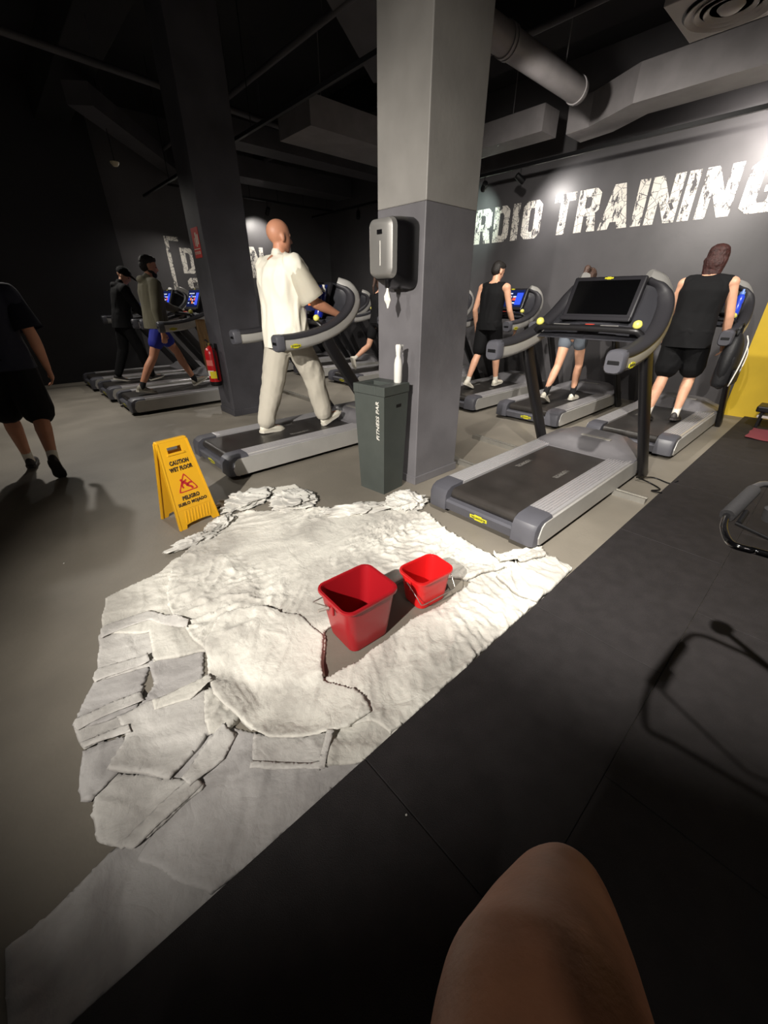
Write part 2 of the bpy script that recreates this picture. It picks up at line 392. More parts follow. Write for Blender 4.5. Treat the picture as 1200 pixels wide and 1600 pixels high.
# square swirl diffuser
e = empty('ceiling_diffuser', (4.72, 1.44, 3.3)); tag(e, 'square white ceiling diffuser with concentric rings at the upper right', 'air diffuser')
WHT = mat('diffuser_white', '#a19c98', 0.5)
b = BM(); box(b, -0.34, 0.34, -0.34, 0.34, 0.0, 0.06, 0.006); box(b, -0.3, 0.3, -0.3, 0.3, 0.06, 0.35, 0.004); obj('plate', b, WHT, e)
for i, r_ in enumerate((0.25, 0.19, 0.13)):
    b = BM(); lathe(b, [(r_, -0.002), (r_ + 0.028, -0.022), (r_ + 0.034, -0.018), (r_ + 0.012, 0.004)], 40); obj('ring', b, WHT, e, 50)
b = BM(); lathe(b, [(0.0001, -0.03), (0.06, -0.028), (0.085, -0.004), (0.0001, 0.0)], 32); obj('centre_cone', b, WHT, e, 50)
b = BM(); lathe(b, [(0.12, -0.0015), (0.30, -0.0015), (0.30, 0.001), (0.12, 0.001)], 40); obj('dark_slot', b, BLACKM, e)
b = BM(); cyl(b, (0, 0, 0.35), (0, 0, 1.1), 0.01, n=8); obj('hanger', b, BLACKM, e)

# track spotlights: each lamp and its own light
def spotlight(loc, aim, label, lit=0, power=0, cone=55, col=WARM, zt=None):
    loc = Vector(loc); e = empty('track_spotlight', loc); tag(e, label, 'spotlight')
    d = (Vector(aim) - loc).normalized(); q = d.to_track_quat('-Z', 'Y').to_matrix().to_4x4()
    b = BM(); lathe(b, [(0.028, 0.075), (0.04, 0.07), (0.045, -0.06), (0.041, -0.075), (0.036, -0.06)], 20, q); obj('lamp_housing', b, BLACKM, e, 50)
    b = BM(); cyl(b, (0, 0, 0.02), (0, 0, (zt or loc.z + 0.12) - loc.z), 0.008, n=8); obj('stem', b, BLACKM, e)
    b = BM(); lathe(b, [(0.0001, -0.058), (0.035, -0.058), (0.035, -0.055), (0.0001, -0.055)], 20, q)
    obj('lens', b, mat('lamp_lens_%d' % (1 if lit else 0), '#fff4de', 0.3, emit=lit) if lit else mat('lamp_lens_0', '#fff4de', 0.2, emit=2), e)
    if power:
        l = spot('track_lamp', loc + d * 0.085, aim, power, cone, 0.8, 0.03, col); 
    return e
ZT = 3.15
spotlight((6.62, 4.86, 3.03), (7.3, 5.6, 2.6), 'black track spotlight next to the middle column, over the letters', 0, 55, 90, (0.8, 1.0, 0.88), ZT)
spotlight((6.62, 4.22, 3.03), (7.3, 3.75, 2.5), 'black track spotlight second from the middle column', 0, 50, 120, (1, .95, .9), ZT)
spotlight((6.62, 1.30, 3.03), (7.3, 1.55, 2.9), 'black track spotlight lighting the last letters at the right edge', 0, 100, 120, (1, .93, .86), ZT)
spotlight((6.60, 8.04, 3.02), (5.6, 7.0, 0.4), 'small lit spotlight in the dark gap left of the paper dispenser', 12, 30, 90, WARM, ZT)
spotlight((3.62, 9.50, 3.12), (3.25, 8.9, 1.7), 'bright lit spotlight left of the dark column, under the ceiling', 14, 90, 150, WARM, 3.29)
spotlight((5.30, 9.55, 3.12), (5.3, 10.1, 2.55), 'lit spotlight near the far wall behind the bald man', 10, 60, 100, WARM, 3.29)
b = BM(); lathe(b, [(0.0001, -0.05), (0.03, -0.05), (0.055, -0.02), (0.06, 0.0), (0.0001, 0.0)], 20); o = obj('smoke_detector', b, mat('cream_plastic', '#b5ab90', 0.5, emit=0), None, 50)
o.location = (2.12, 8.1, 3.18); tag(o, 'pale round smoke detector hanging from the dark ceiling at left', 'smoke detector')
b = BM(); cyl(b, (2.12, 8.1, 3.18), (2.12, 8.1, 4.4), 0.006, n=6); tag(obj('detector_rod', b, BLACKM), 'thin rod holding the smoke detector under the ceiling', 'rod')

# ------------------------------------------------------------------ treadmill
TD = mat('treadmill_dark_plastic', '#4a4a50', 0.42, var=0.06, scale=6)
TDK = mat('treadmill_black_tube', '#1b1a1c', 0.38, 0.2)
TS = mat('treadmill_silver', '#b0aeaa', 0.42, 0.25, var=0.05, scale=5)
TRAIL = mat('treadmill_ribbed_rail', '#c2c0c2', 0.28, 0.5)
TBELT = mat('treadmill_belt', '#2a2725', 0.36, var=0.2, scale=5, bump=0.1, bscale=300)
TPAD = mat('treadmill_pad', '#2e2d31', 0.55, bump=0.1, bscale=200)
TMOT = mat('treadmill_cover', '#6e6c6f', 0.36, 0.1, var=0.05)
LYEL = mat('yellow_badge', '#c6c02a', 0.5)
KYEL = mat('yellow_knob', '#d9d26a', 0.4)
LBLK = mat('badge_black', '#22211a', 0.5)
LSIL = mat('badge_silver', '#aaa7a0', 0.35, 0.5)
SCRF = mat('screen_frame_dark', '#242327', 0.35)
SCRO = mat('screen_off', '#060607', 0.12, spec=0.6)
WPRINT = mat('white_print', '#cfccc4', 0.6)
REDL = mat('red_display', '#d8402c', 0.4, emit=0.8)
def screen_mat():
    m = mat('screen_on', '#101a44', 0.2, emit=0.8); return m
SCR_ON = screen_mat()
APP = [mat('app_blue', '#2440c8', 0.4, emit=1.3), mat('app_white', '#cfd6ee', 0.4, emit=1.1), mat('app_red', '#e2452c', 0.4, emit=1.2), mat('app_orange', '#ef7a35', 0.4, emit=1.2)]
def badge(bm_plate, bm_text, o, right, up, w_, h_):
    o, right, up = Vector(o), Vector(right).normalized(), Vector(up).normalized(); n = right.cross(up)
    def P(u, v, d): return o + right * u + up * v + n * d
    shp = [(0, .22), (.25, .22), (.28, 0), (.75, 0), (.78, .22), (1, .22), (1, .8), (.72, .8), (.69, 1), (.28, 1), (.25, .8), (0, .8)]
    loft(bm_plate, [[P(u * w_, v * h_, 0) for u, v in shp], [P(u * w_, v * h_, 0.0025) for u, v in shp]])
    text_to(bm_text, 'TECHNOGYM', P(w_ * .08, h_ * .32, 0.0025), right, up, w_ * .84, h_ * .36, 0.03, 0.0008)

def make_treadmill(lit, seed):
    root = empty('treadmill')
    # frame
    b = BM(); box(b, 0.10, 2.08, -0.36, 0.36, 0.05, 0.15, 0.01); box(b, 0.12, 0.2, -0.40, -0.32, 0.0, 0.06, 0.01); box(b, 0.12, 0.2, 0.32, 0.40, 0.0, 0.06, 0.01)
    box(b, 1.85, 1.95, -0.40, -0.30, 0, 0.06, 0.01); box(b, 1.85, 1.95, 0.30, 0.40, 0, 0.06, 0.01)
    obj('base_frame', b, TDK, root)
    # rear caps
    for s in (-1, 1):
        b = BM(); prof = [(0.0, 0.045), (0.0, 0.16), (0.018, 0.195), (0.06, 0.218), (0.20, 0.222), (0.20, 0.045)]
        y0, y1 = (0.275 * s, 0.44 * s)
        pr = [(x, z) for x, z in prof]
        rings = []
        for y, inset in ((y0, 0.0), (y0 + 0.13 * s, 0.0), (y0 + 0.155 * s, 0.012), (y1, 0.035)):
            rings.append([Vector((x + inset * (1 if x < 0.1 else 0), y, z - (inset * 0.6 if z > 0.1 else 0))) for x, z in pr])
        loft(b, rings); obj('rear_cap', b, TD, root, 30)
    b = BM(); prism(b, [(0.018, 0.05), (0.004, 0.115), (0.02, 0.128), (0.11, 0.135), (0.11, 0.05)], 'y', -0.28, 0.28)
    rp = obj('rear_panel', b, TD, root, 30)
    bp, bt = BM(), BM(); badge(bp, bt, (0.0145, 0.055, 0.062), (0, -1, 0), (-0.21, 0, 1), 0.14, 0.045)
    bd = obj('badge', bp, LYEL, rp); bt_ = obj('badge_text', bt, LBLK, rp)
    # belt
    b = BM(); prof = []
    for k in range(9):
        a = R(250 - 160 * k / 8); prof.append((0.09 + 0.042 * math.cos(a), 0.164 + 0.042 * math.sin(a)))
    prof += [(1.60, 0.206), (1.60, 0.19), (0.10, 0.19)]
    prism(b, prof, 'y', -0.262, 0.262); obj('belt', b, TBELT, root, 40)
    # ribbed side rails
    for s in (-1, 1):
        b = BM(); pr = [(0.272, 0.19)]
        y = 0.272
        for k in range(7):
            pr += [(y, 0.2185), (y + 0.0115, 0.2205), (y + 0.013, 0.211), (y + 0.0205, 0.211)]; y += 0.021
        pr += [(y, 0.218), (y + 0.012, 0.212), (y + 0.014, 0.19)]
        pr = [(s * a, c) for a, c in pr]
        prism(b, pr, 'x', 0.198, 1.66); obj('side_rail', b, TRAIL, root)
        b = BM(); prism(b, [(0.06, 0.05), (0.045, 0.10), (0.07, 0.175), (0.10, 0.195), (1.70, 0.20), (1.78, 0.17), (1.78, 0.045), (0.08, 0.042)], 'y', s * 0.425, s * 0.447)
        obj('side_panel', b, TS, root, 30)
    for s in (-1, 1):
        b = BM(); text_to(b, 'TECHNOGYM', (0.80, s * 0.19 + 0.022, 0.2062), (1, 0, 0), (0, 1, 0), 0.22, 0.04, 0.05, 0.0005) if s < 0 else text_to(b, 'TECHNOGYM', (0.80, s * 0.19 - 0.03, 0.2062), (1, 0, 0), (0, 1, 0), 0.22, 0.04, 0.05, 0.0005)
        obj('belt_marking', b, mat('belt_print', '#6d6a66', 0.5), root)
    # motor cover
    b = BM(); rings = []
    ys = [-0.445, -0.40, -0.33, -0.24, -0.12, 0, 0.12, 0.24, 0.33, 0.40, 0.445]
    def top(x, y):
        t = min(1, max(0, (x - 1.5 - 0.02 * (y / 0.44) ** 2) / 0.16)); t = t * t * (3 - 2 * t)
        h = 0.215 + 0.10 * t * (1 - 0.72 * min(1, max(0, (abs(y) - 0.22) / 0.16)))
        if x > 1.98: h -= 0.16 * ((x - 1.98) / 0.17) ** 2
        if abs(y) > 0.42: h -= 0.03
        return h
    xs = [1.50, 1.54, 1.58, 1.62, 1.66, 1.8, 1.98, 2.05, 2.10, 2.14]
    for x in xs:
        k = 1 - 0.10 * max(0, (x - 1.95) / 0.19) ** 2
        rings.append([Vector((x, y * k, 0.05 if x > 1.7 else 0.17)) for y in (ys[0],)] + [Vector((x, y * k, top(x, y))) for y in ys] + [Vector((x, ys[-1] * k, 0.05 if x > 1.7 else 0.17))])
    loft(b, rings); mc = obj('motor_cover', b, TMOT, root, 35)
    b = BM(); box(b, 1.70, 1.745, -0.19, 0.07, 0.312, 0.3195, 0.001); pl = obj('badge', b, LSIL, mc)
    # uprights
    for s in (-1, 1):
        b = BM(); path = [(1.93, s * 0.475, 0.0), (1.80, s * 0.475, 0.14), (1.20, s * 0.445, 0.98), (1.12, s * 0.43, 1.14)]
        path = smooth_path(path, 3)
        sweep(b, path, rrect(0.055, 0.12, 0.022), lat=Vector((0, 1, 0))); obj('upright', b, TDK, root, 50)
    # handrails: pad, outer trim, end
    cen = smooth_path([(0.64, 0.425, 1.100), (0.80, 0.425, 1.105), (1.0, 0.425, 1.132), (1.2, 0.42, 1.186), (1.37, 0.40, 1.265), (1.49, 0.37, 1.365), (1.535, 0.33, 1.46), (1.51, 0.28, 1.535), (1.44, 0.22, 1.575)], 4)
    for s in (-1, 1):
        pts = [Vector((p.x, p.y * s, p.z)) for p in cen]
        n = len(pts); lat = Vector((0, 1, 0))
        rt = empty('handrail'); rt.parent = root
        b = BM(); sc = [1.0 - 0.35 * max(0, (i / (n - 1) - 0.7) / 0.3) for i in range(n)]
        # normal direction T x lat points down/outward
        ro = [(-0.046, 0.026), (-0.05, -0.03), (-0.04, -0.055), (-0.015, -0.064), (0.015, -0.064), (0.04, -0.055), (0.05, -0.03), (0.046, 0.026)]
        sweep(b, pts, ro, lat, sc); obj('outer_trim', b, TS, rt, 50)
        ri = [(-0.05, 0.026), (-0.054, 0.040), (-0.044, 0.060), (-0.018, 0.068), (0.018, 0.068), (0.044, 0.060), (0.054, 0.040), (0.05, 0.026)]
        b = BM(); sweep(b, pts, ri, lat, sc); obj('pad', b, TPAD, rt, 50)
        b = BM(); sweep(b, [(0.595, s * 0.425, 1.098), (0.61, s * 0.425, 1.099), (0.665, s * 0.425, 1.101)], [(y * 1.03, z * 1.05) for y, z in rrect(0.108, 0.132, 0.035)], lat, [0.86, 1, 1]); obj('end_cap', b, TD, rt, 50)
        b = BM(); box(b, 0.593, 0.64, s * 0.425 - 0.035, s * 0.425 + 0.035, 1.085, 1.11, 0.004); obj('sensor_window', b, BLACKM, rt)
        bp, bt = BM(), BM()
        if s < 0: badge(bp, bt, (0.72, -0.4755, 1.055), (1, 0, 0.03), (0, 0, 1), 0.10, 0.036)
        else: badge(bp, bt, (0.82, 0.4755, 1.055), (-1, 0, -0.03), (0, 0, 1), 0.10, 0.036)
        bdg = obj('badge', bp, LYEL, rt); obj('badge_text', bt, LBLK, rt)
    # console shell between the rails
    b = BM(); grid = []
    idx = [i for i, p in enumerate(cen) if p.x > 1.12 and i >= 9]
    for i in idx:
        p = cen[i]; row = []
        tt = (i - idx[0]) / (len(idx) - 1)
        xi = 1.10 + 0.27 * tt; zi = 1.17 + 0.395 * tt
        for k in range(-8, 9):
            u = k / 8; y = p.y * u
            e_ = abs(u) ** 2.2
            row.append(Vector(((p.x - 0.03) * e_ + (xi + 0.06) * (1 - e_), y, (p.z + 0.0) * e_ + zi * (1 - e_))))
        grid.append(row)
    vs = [[b.verts.new(p) for p in r] for r in grid]
    for i in range(len(vs) - 1):
        for k in range(16): b.faces.new((vs[i][k], vs[i][k + 1], vs[i + 1][k + 1], vs[i + 1][k]))
    g = bmesh.ops.solidify(b, geom=b.faces[:], thickness=0.03)
    obj('console_shell', b, TD, root, 60)
    # crossbar
    b = BM(); tube(b, smooth_path([(1.13, -0.40, 1.19), (1.10, -0.36, 1.235), (1.09, -0.3, 1.245), (1.09, 0, 1.25), (1.09, 0.3, 1.245), (1.10, 0.36, 1.235), (1.13, 0.40, 1.19)], 3), 0.021, 12)
    cb = obj('crossbar', b, TDK, root, 50)
    for s in (-1, 1):
        b = BM(); box(b, 1.083, 1.097, s * 0.17 - 0.06, s * 0.17 + 0.06, 1.268, 1.2725, 0.001); obj('pulse_sensor', b, mat('chrome_strip', '#c9c7c4', 0.3, 0.8), cb)
        b = BM(); lathe(b, [(0.012, -0.03), (0.014, 0), (0.026, 0.008), (0.03, 0.02), (0.024, 0.04), (0.012, 0.048), (0.0001, 0.05)], 14, Matrix.Translation((1.10, s * 0.345, 1.262)) @ Matrix.Rotation(R(-25), 4, 'Y')); obj('speed_knob', b, KYEL, cb, 50)
    b = BM(); box(b, 1.11, 1.19, -0.09, 0.05, 1.245, 1.272, 0.005); dp = obj('control_box', b, SCRF, root)
    b = BM(); box(b, 1.108, 1.15, -0.045, 0.005, 1.272, 1.2745, 0.001); obj('red_display', b, REDL, dp)
    # screen
    Mx = Matrix.Translation((1.30, 0, 1.435)) @ Matrix.Rotation(R(24), 4, 'Y')
    b = BM(); box(b, -0.02, 0.02, -0.25, 0.25, -0.15, 0.15, 0.012, Mx); box(b, -0.035, -0.015, -0.25, 0.25, -0.165, -0.135, 0.006, Mx)
    box(b, -0.012, 0.05, -0.14, 0.14, -0.12, 0.12, 0.01, Mx)
    sf = obj('screen_frame', b, SCRF, root)
    b = BM(); box(b, -0.0225, -0.019, -0.215, 0.215, -0.118, 0.118, 0, Mx); obj('screen', b, SCR_ON if lit else SCRO, sf)
    bp, bt = BM(), BM(); badge(bp, bt, Mx @ Vector((-0.021, 0.03, 0.124)), (0, -1, 0), Mx.to_3x3() @ Vector((0, 0, 1)), 0.06, 0.018)
    obj('badge', bp, LYEL, sf); bt.free()
    if lit:
        rnd = random.Random(seed); ms = [BM() for _ in APP]
        for r_ in range(4):
            for c_ in range(5):
                if rnd.random() < 0.12: continue
                k = rnd.choice([0, 0, 1, 1, 1, 2, 3]); y = 0.17 - c_ * 0.072; z = 0.075 - r_ * 0.045
                box(ms[k], -0.0235, -0.0225, y - 0.05, y, z - 0.012, z + (0.02 if k != 1 else 0.002), 0, Mx)
        box(ms[0], -0.0236, -0.0225, -0.20, -0.10, -0.09, 0.08, 0, Mx)
        for mm, a in zip(ms, APP):
            if mm.verts: obj('screen_tiles', mm, a, sf)
            else: mm.free()
    # side panels hung in front: cable box
    return root
TM0 = make_treadmill(False, 1); TM1 = make_treadmill(True, 3)
TG = 'treadmills'
def put_treadmill(x, yc, label, src, first=False, rz=0):
    o = src if first else copy_tree(src)
    o.location = (x, yc, 0); o.rotation_euler = (0, 0, rz); tag(o, label, 'treadmill', TG); return o
put_treadmill(2.09, 1.34, 'unused grey treadmill with a switched-off screen, nearest the viewer', TM0, True)
put_treadmill(1.155, 3.72, 'treadmill the bald man in white walks on', TM1, True)
put_treadmill(1.10, 6.80, 'treadmill under the man in the olive jacket, left of the dark column', TM1)
put_treadmill(1.06, 7.95, 'treadmill at far left behind the olive-jacket man', TM1)
put_treadmill(1.02, 9.10, 'treadmill at far left, closest to the back wall', TM1)
put_treadmill(4.62, 1.26, 'treadmill at right under the person with reddish brown hair', TM1)
put_treadmill(4.78, 2.53, 'treadmill under the woman in grey shorts', TM1)
put_treadmill(4.70, 3.72, 'treadmill under the man in the black sleeveless top', TM1)
put_treadmill(4.66, 4.95, 'treadmill mostly hidden behind the middle column', TM0)
put_treadmill(4.62, 6.27, 'treadmill seen between the bald man and the middle column', TM1)
put_treadmill(4.58, 7.50, 'empty treadmill behind the bald man, second from the back wall', TM0)
put_treadmill(4.54, 8.70, 'empty treadmill behind the bald man, next to the back wall', TM0)

# ------------------------------------------------------------------ metal floor channels and cable
GALV = mat('galvanised_channel', '#a29f98', 0.4, 0.7, var=0.08)
def channel(p, q, label, w_=0.06, h_=0.045):
    p, q = Vector(p), Vector(q); b = BM(); T = (q - p).normalized(); N_ = Vector((-T.y, T.x, 0))
    sec = [(-w_ / 2, 0), (w_ / 2, 0), (w_ / 2, h_), (w_ / 2 - 0.012, h_), (w_ / 2 - 0.012, h_ - 0.008), (-w_ / 2 + 0.012, h_ - 0.008), (-w_ / 2 + 0.012, h_), (-w_ / 2, h_)]
    loft(b, [[c + N_ * a + Vector((0, 0, z)) for a, z in sec] for c in (p, q)])
    tag(obj('floor_channel', b, GALV), label, 'floor channel')
channel((3.42, 0.66, 0), (3.42, 0.93, 0), 'galvanised metal floor channel poking out from under the nearest treadmill')
channel((3.0, 1.90, 0), (3.06, 3.1, 0), 'metal floor channel right of the middle column base')
channel((3.75, 1.82, 0), (3.8, 2.6, 0), 'metal floor channel left of the nearest treadmill upright')
channel((3.42, 4.85, 0), (3.46, 6.4, 0), 'metal floor channel seen between the bald man\'s legs')
b = BM(); tube(b, smooth_path([(3.80, 0.84, 0.05), (3.86, 0.76, 0.012), (3.78, 0.66, 0.01), (3.70, 0.70, 0.01), (3.66, 0.62, 0.03)], 5), 0.006, 8)
tube(b, smooth_path([(3.80, 0.86, 0.05), (4.02, 0.78, 0.01), (3.98, 0.64, 0.01), (4.04, 0.60, 0.03)], 5), 0.006, 8)
tag(obj('power_cable', b, BLACKM, None, 50), 'thin black power cable curling by the nearest treadmill upright', 'cable')

# ------------------------------------------------------------------ waste bin, spray bottle, paper dispenser
BING = mat('bin_grey_metal', '#4b504d', 0.45, 0.2, var=0.05)
e = empty('waste_bin', (2.095, 2.325, 0), R(6)); tag(e, 'tall slate grey tapered waste bin standing against the middle column', 'waste bin')
b = BM()
def sq(x, y, z): return [Vector((-x, -y, z)), Vector((x, -y, z)), Vector((x, y, z)), Vector((-x, y, z))]
loft(b, [sq(0.118, 0.132, 0), sq(0.142, 0.155, 0.80)]); obj('body', b, BING, e)
b = BM(); # lid ring with an opening
z0, z1 = 0.803, 0.87; X, Y = 0.146, 0.16
box(b, -X, X, -Y, -0.07, z0, z1, 0.003); box(b, -X, X, 0.11, Y, z0, z1, 0.003); box(b, -X, -0.09, -0.07, 0.11, z0, z1, 0.003); box(b, 0.03, X, -0.07, 0.11, z0, z1, 0.003)
obj('lid', b, BING, e)
b = BM(); box(b, -0.09, 0.03, -0.07, 0.11, 0.805, 0.81); obj('dark_opening', b, BLACKM, e)
b = BM(); s = R(1.7)
text_to(b, 'FITNESS PAR', (-0.1392, -0.10, 0.46), (0, 0, 1), (0, 1, 0), 0.30, 0.032, 0.03, 0.0012, 0.2)
for v in b.verts: v.co.x -= (v.co.z - 0.68) * 0.029
obj('lettering', b, WPRINT, e)
b = BM(); box(b, 0.0, 0.06, -0.1535, -0.15, 0.70, 0.725, 0.001); obj('latch_slot', b, BLACKM, e)

WPL = mat('white_plastic', '#dcdad4', 0.35)
e = empty('spray_bottle', (2.19, 2.24, 0.87)); tag(e, 'white spray bottle standing on the waste bin lid', 'spray bottle')
b = BM(); lathe(b, [(0.028, 0), (0.031, 0.006), (0.031, 0.13), (0.026, 0.165), (0.016, 0.19), (0.016, 0.2)], 24); obj('bottle', b, WPL, e, 40)
b = BM(); lathe(b, [(0.018, 0.195), (0.019, 0.215), (0.022, 0.235), (0.022, 0.262), (0.017, 0.27)], 20); box(b, -0.02, 0.045, -0.011, 0.011, 0.245, 0.266, 0.005); obj('spray_head', b, WPL, e, 40)
b = BM(); tube(b, smooth_path([(0.03, 0, 0.245), (0.046, 0, 0.225), (0.04, 0, 0.2)], 3), 0.004, 8); obj('trigger', b, WPL, e, 40)

DSIL = mat('dispenser_silver', '#8f8d8a', 0.38, 0.5)
DBLK = mat('dispenser_black', '#0e0d0f', 0.28, spec=0.5)
e = empty('paper_dispenser', (2.33, 2.325, 1.50)); tag(e, 'black and silver paper towel dispenser mounted on the middle column', 'paper dispenser')
def rring(x, y0, y1, z0, z1, r): return [Vector((x, (y0 + y1) / 2 + a, (z0 + z1) / 2 + c)) for a, c in rrect(y1 - y0, z1 - z0, r, 5)]
b = BM(); loft(b, [rring(0, -0.125, 0.125, 0.0, 0.40, 0.05), rring(-0.03, -0.135, 0.135, -0.005, 0.41, 0.06), rring(-0.14, -0.13, 0.13, 0.02, 0.405, 0.06), rring(-0.20, -0.12, 0.12, 0.05, 0.398, 0.05)]); obj('housing', b, DBLK, e, 40)
b = BM(); loft(b, [rring(-0.196, -0.119, 0.121, 0.055, 0.397, 0.05), rring(-0.235, -0.112, 0.114, 0.07, 0.39, 0.045), rring(-0.25, -0.085, 0.088, 0.09, 0.37, 0.03)]); obj('front_cover', b, DSIL, e, 40)
b = BM(); box(b, -0.2515, -0.249, -0.03, 0.02, 0.305, 0.33, 0.004); obj('lock', b, DBLK, e)
b = BM(); box(b, -0.2515, -0.249, -0.012, -0.006, 0.13, 0.27, 0.001); obj('level_slot', b, mat('pale_slot', '#d8d6d0', 0.4), e)
b = BM(); lathe(b, [(0.022, 0.03), (0.018, -0.01), (0.008, -0.02)], 16, Matrix.Translation((-0.19, -0.02, 0.02))); obj('nozzle', b, DBLK, e, 40)
b = BM(); rnd = random.Random(4)
rings = []
for k, (z, w_) in enumerate([(0.01, .006), (-0.02, .012), (-0.05, .026), (-0.075, .028), (-0.10, .014), (-0.125, .004)]):
    rings.append([Vector((-0.19 + w_ * math.cos(t * 0.785) * (0.5 + 0.4 * rnd.random()), -0.02 + w_ * math.sin(t * 0.785) * (0.7 + 0.5 * rnd.random()), z)) for t in range(8)])
loft(b, rings); obj('paper_towel', b, mat('paper_white', '#dedbd2', 0.8), e)

# ------------------------------------------------------------------ wet floor sign
SY = mat('sign_yellow', '#dba41e', 0.42, bump=0.05, bscale=120)
SBK = mat('sign_print', '#3a2a14', 0.6); SRD = mat('sign_red', '#b3242a', 0.5)
e = empty('wet_floor_sign', (0.665, 2.87, 0), R(9)); tag(e, 'yellow folding caution wet floor sign standing beside the cloths', 'wet floor sign')
HS = 0.60
for s, nm in ((-1, 'front_panel'), (1, 'back_panel')):
    A = Vector((0, s * 0.145, 0)); T_ = Vector((0, s * 0.018, HS)); up = (T_ - A).normalized(); ln = (T_ - A).length
    out = Vector((0, s, 0)); nrm = (out - up * out.dot(up)).normalized(); rt_ = Vector((1, 0, 0)) if s < 0 else Vector((-1, 0, 0))
    def PP(u, v, d=0): return A + rt_ * u + up * v + nrm * d
    b = BM(); wb, wt = 0.15, 0.105; hh = ln
    def hw(v): return wb + (wt - wb) * v / hh
    # panel as strips around handle hole, feet cut at the bottom
    def quad(poly, d0=-0.011, d1=0.0):
        loft(b, [[PP(u, v, d0) for u, v in poly], [PP(u, v, d1) for u, v in poly]])
    h0, h1, hx = hh - 0.085, hh - 0.045, 0.048
    arc = [(hw(.03) * c, 0.035 - 0.035 * abs(c) ** 3) for c in (0.62, 0.4, 0, -0.4, -0.62)]
    quad([(-hw(0), 0), (-hw(0) * .66, 0)] + [(u, v) for u, v in arc[::-1]] + [(hw(0) * .66, 0), (hw(0), 0), (hw(h0), h0), (-hw(h0), h0)])
    quad([(-hw(h0), h0), (-hx, h0), (-hx, h1), (-hw(h1), h1)]); quad([(hx, h0), (hw(h0), h0), (hw(h1), h1), (hx, h1)])
    quad([(-hw(h1), h1), (hw(h1), h1), (hw(hh) - 0.0, hh - 0.012), (hw(hh) - 0.02, hh), (-hw(hh) + 0.02, hh), (-hw(hh), hh - 0.012)])
    # raised rim
    for sg in (-1, 1):
        quad([(sg * hw(0), 0), (sg * (hw(0) - 0.012), 0), (sg * (hw(hh - .01) - 0.012), hh - 0.01), (sg * hw(hh - .01), hh - 0.01)][::sg], -0.016, 0.003)
    quad([(-0.062, h0 - 0.014), (0.062, h0 - 0.014), (0.055, h0 - 0.003), (-0.055, h0 - 0.003)], -0.005, 0.006)
    quad([(-hw(.13) + .02, 0.135), (hw(.13) - .02, 0.135), (hw(.13) - .02, 0.139), (-hw(.13) + .02, 0.139)], -0.005, 0.002)
    for k in range(9):
        u = -0.09 + k * 0.022
        quad([(u, 0.04), (u + 0.008, 0.04), (u + 0.022, 0.125), (u + 0.014, 0.125)], -0.005, 0.0025)
    pn = obj(nm, b, SY, e)
    # printed text and symbol
    d = 0.0012
    for sx, u0, v, w_, h_ in (('CAUTION', -0.066, 0.447, 0.132, 0.031), ('WET FLOOR', -0.080, 0.403, 0.160, 0.031), ('PELIGRO', -0.062, 0.198, 0.124, 0.030), ('SUELO MOJADO', -0.104, 0.155, 0.208, 0.030)):
        b = BM(); text_to(b, sx, PP(u0, v, d), rt_, up, w_, h_, 0.06, 0.0006); obj('lettering', b, SBK, pn)
    b = BM(); tri = [(-0.072, 0.252), (0.072, 0.252), (0.0, 0.385)]
    path = []
    for i in range(3):
        p0, p1, p2 = Vector(tri[i - 1]), Vector(tri[i]), Vector(tri[(i + 1) % 3])
        for a, c in ((p1.lerp(p0, .14), 0), (p1.lerp(p0, .05).lerp(p1.lerp(p2, .05), .5), 0), (p1.lerp(p2, .14), 0)): path.append(a)
    cc = Vector((0, 0.295))
    outer = path; inner = [cc + (p - cc) * 0.86 for p in path]
    for i in range(len(path)):
        j = (i + 1) % len(path); quad([tuple(outer[i]), tuple(outer[j]), tuple(inner[j]), tuple(inner[i])], 0.0005, 0.002)
    for seg, w_ in (([(-0.03, 0.328), (-0.004, 0.31), (0.004, 0.29)], 0.009), ([(0.004, 0.29), (0.028, 0.275), (0.03, 0.262)], 0.007), ([(0.0, 0.29), (0.018, 0.31), (0.036, 0.305)], 0.006),
                    ([(-0.02, 0.322), (-0.036, 0.30), (-0.03, 0.28)], 0.005), ([(-0.02, 0.322), (0.005, 0.333)], 0.005)):
        for p, q in zip(seg[:-1], seg[1:]):
            p, q = Vector(p), Vector(q); t = (q - p).normalized(); n_ = Vector((-t.y, t.x)) * w_
            quad([tuple(p - n_), tuple(q - n_), tuple(q + n_), tuple(p + n_)], 0.0005, 0.002)
    quad([(-0.03 + 0.009 * math.cos(R(45 * k)), 0.338 + 0.009 * math.sin(R(45 * k))) for k in range(8)], 0.0005, 0.002)
    obj('slip_symbol', b, SRD, pn)
b = BM(); box(b, -0.104, 0.104, -0.02, 0.02, HS - 0.012, HS + 0.004, 0.006); obj('hinge', b, SY, e)

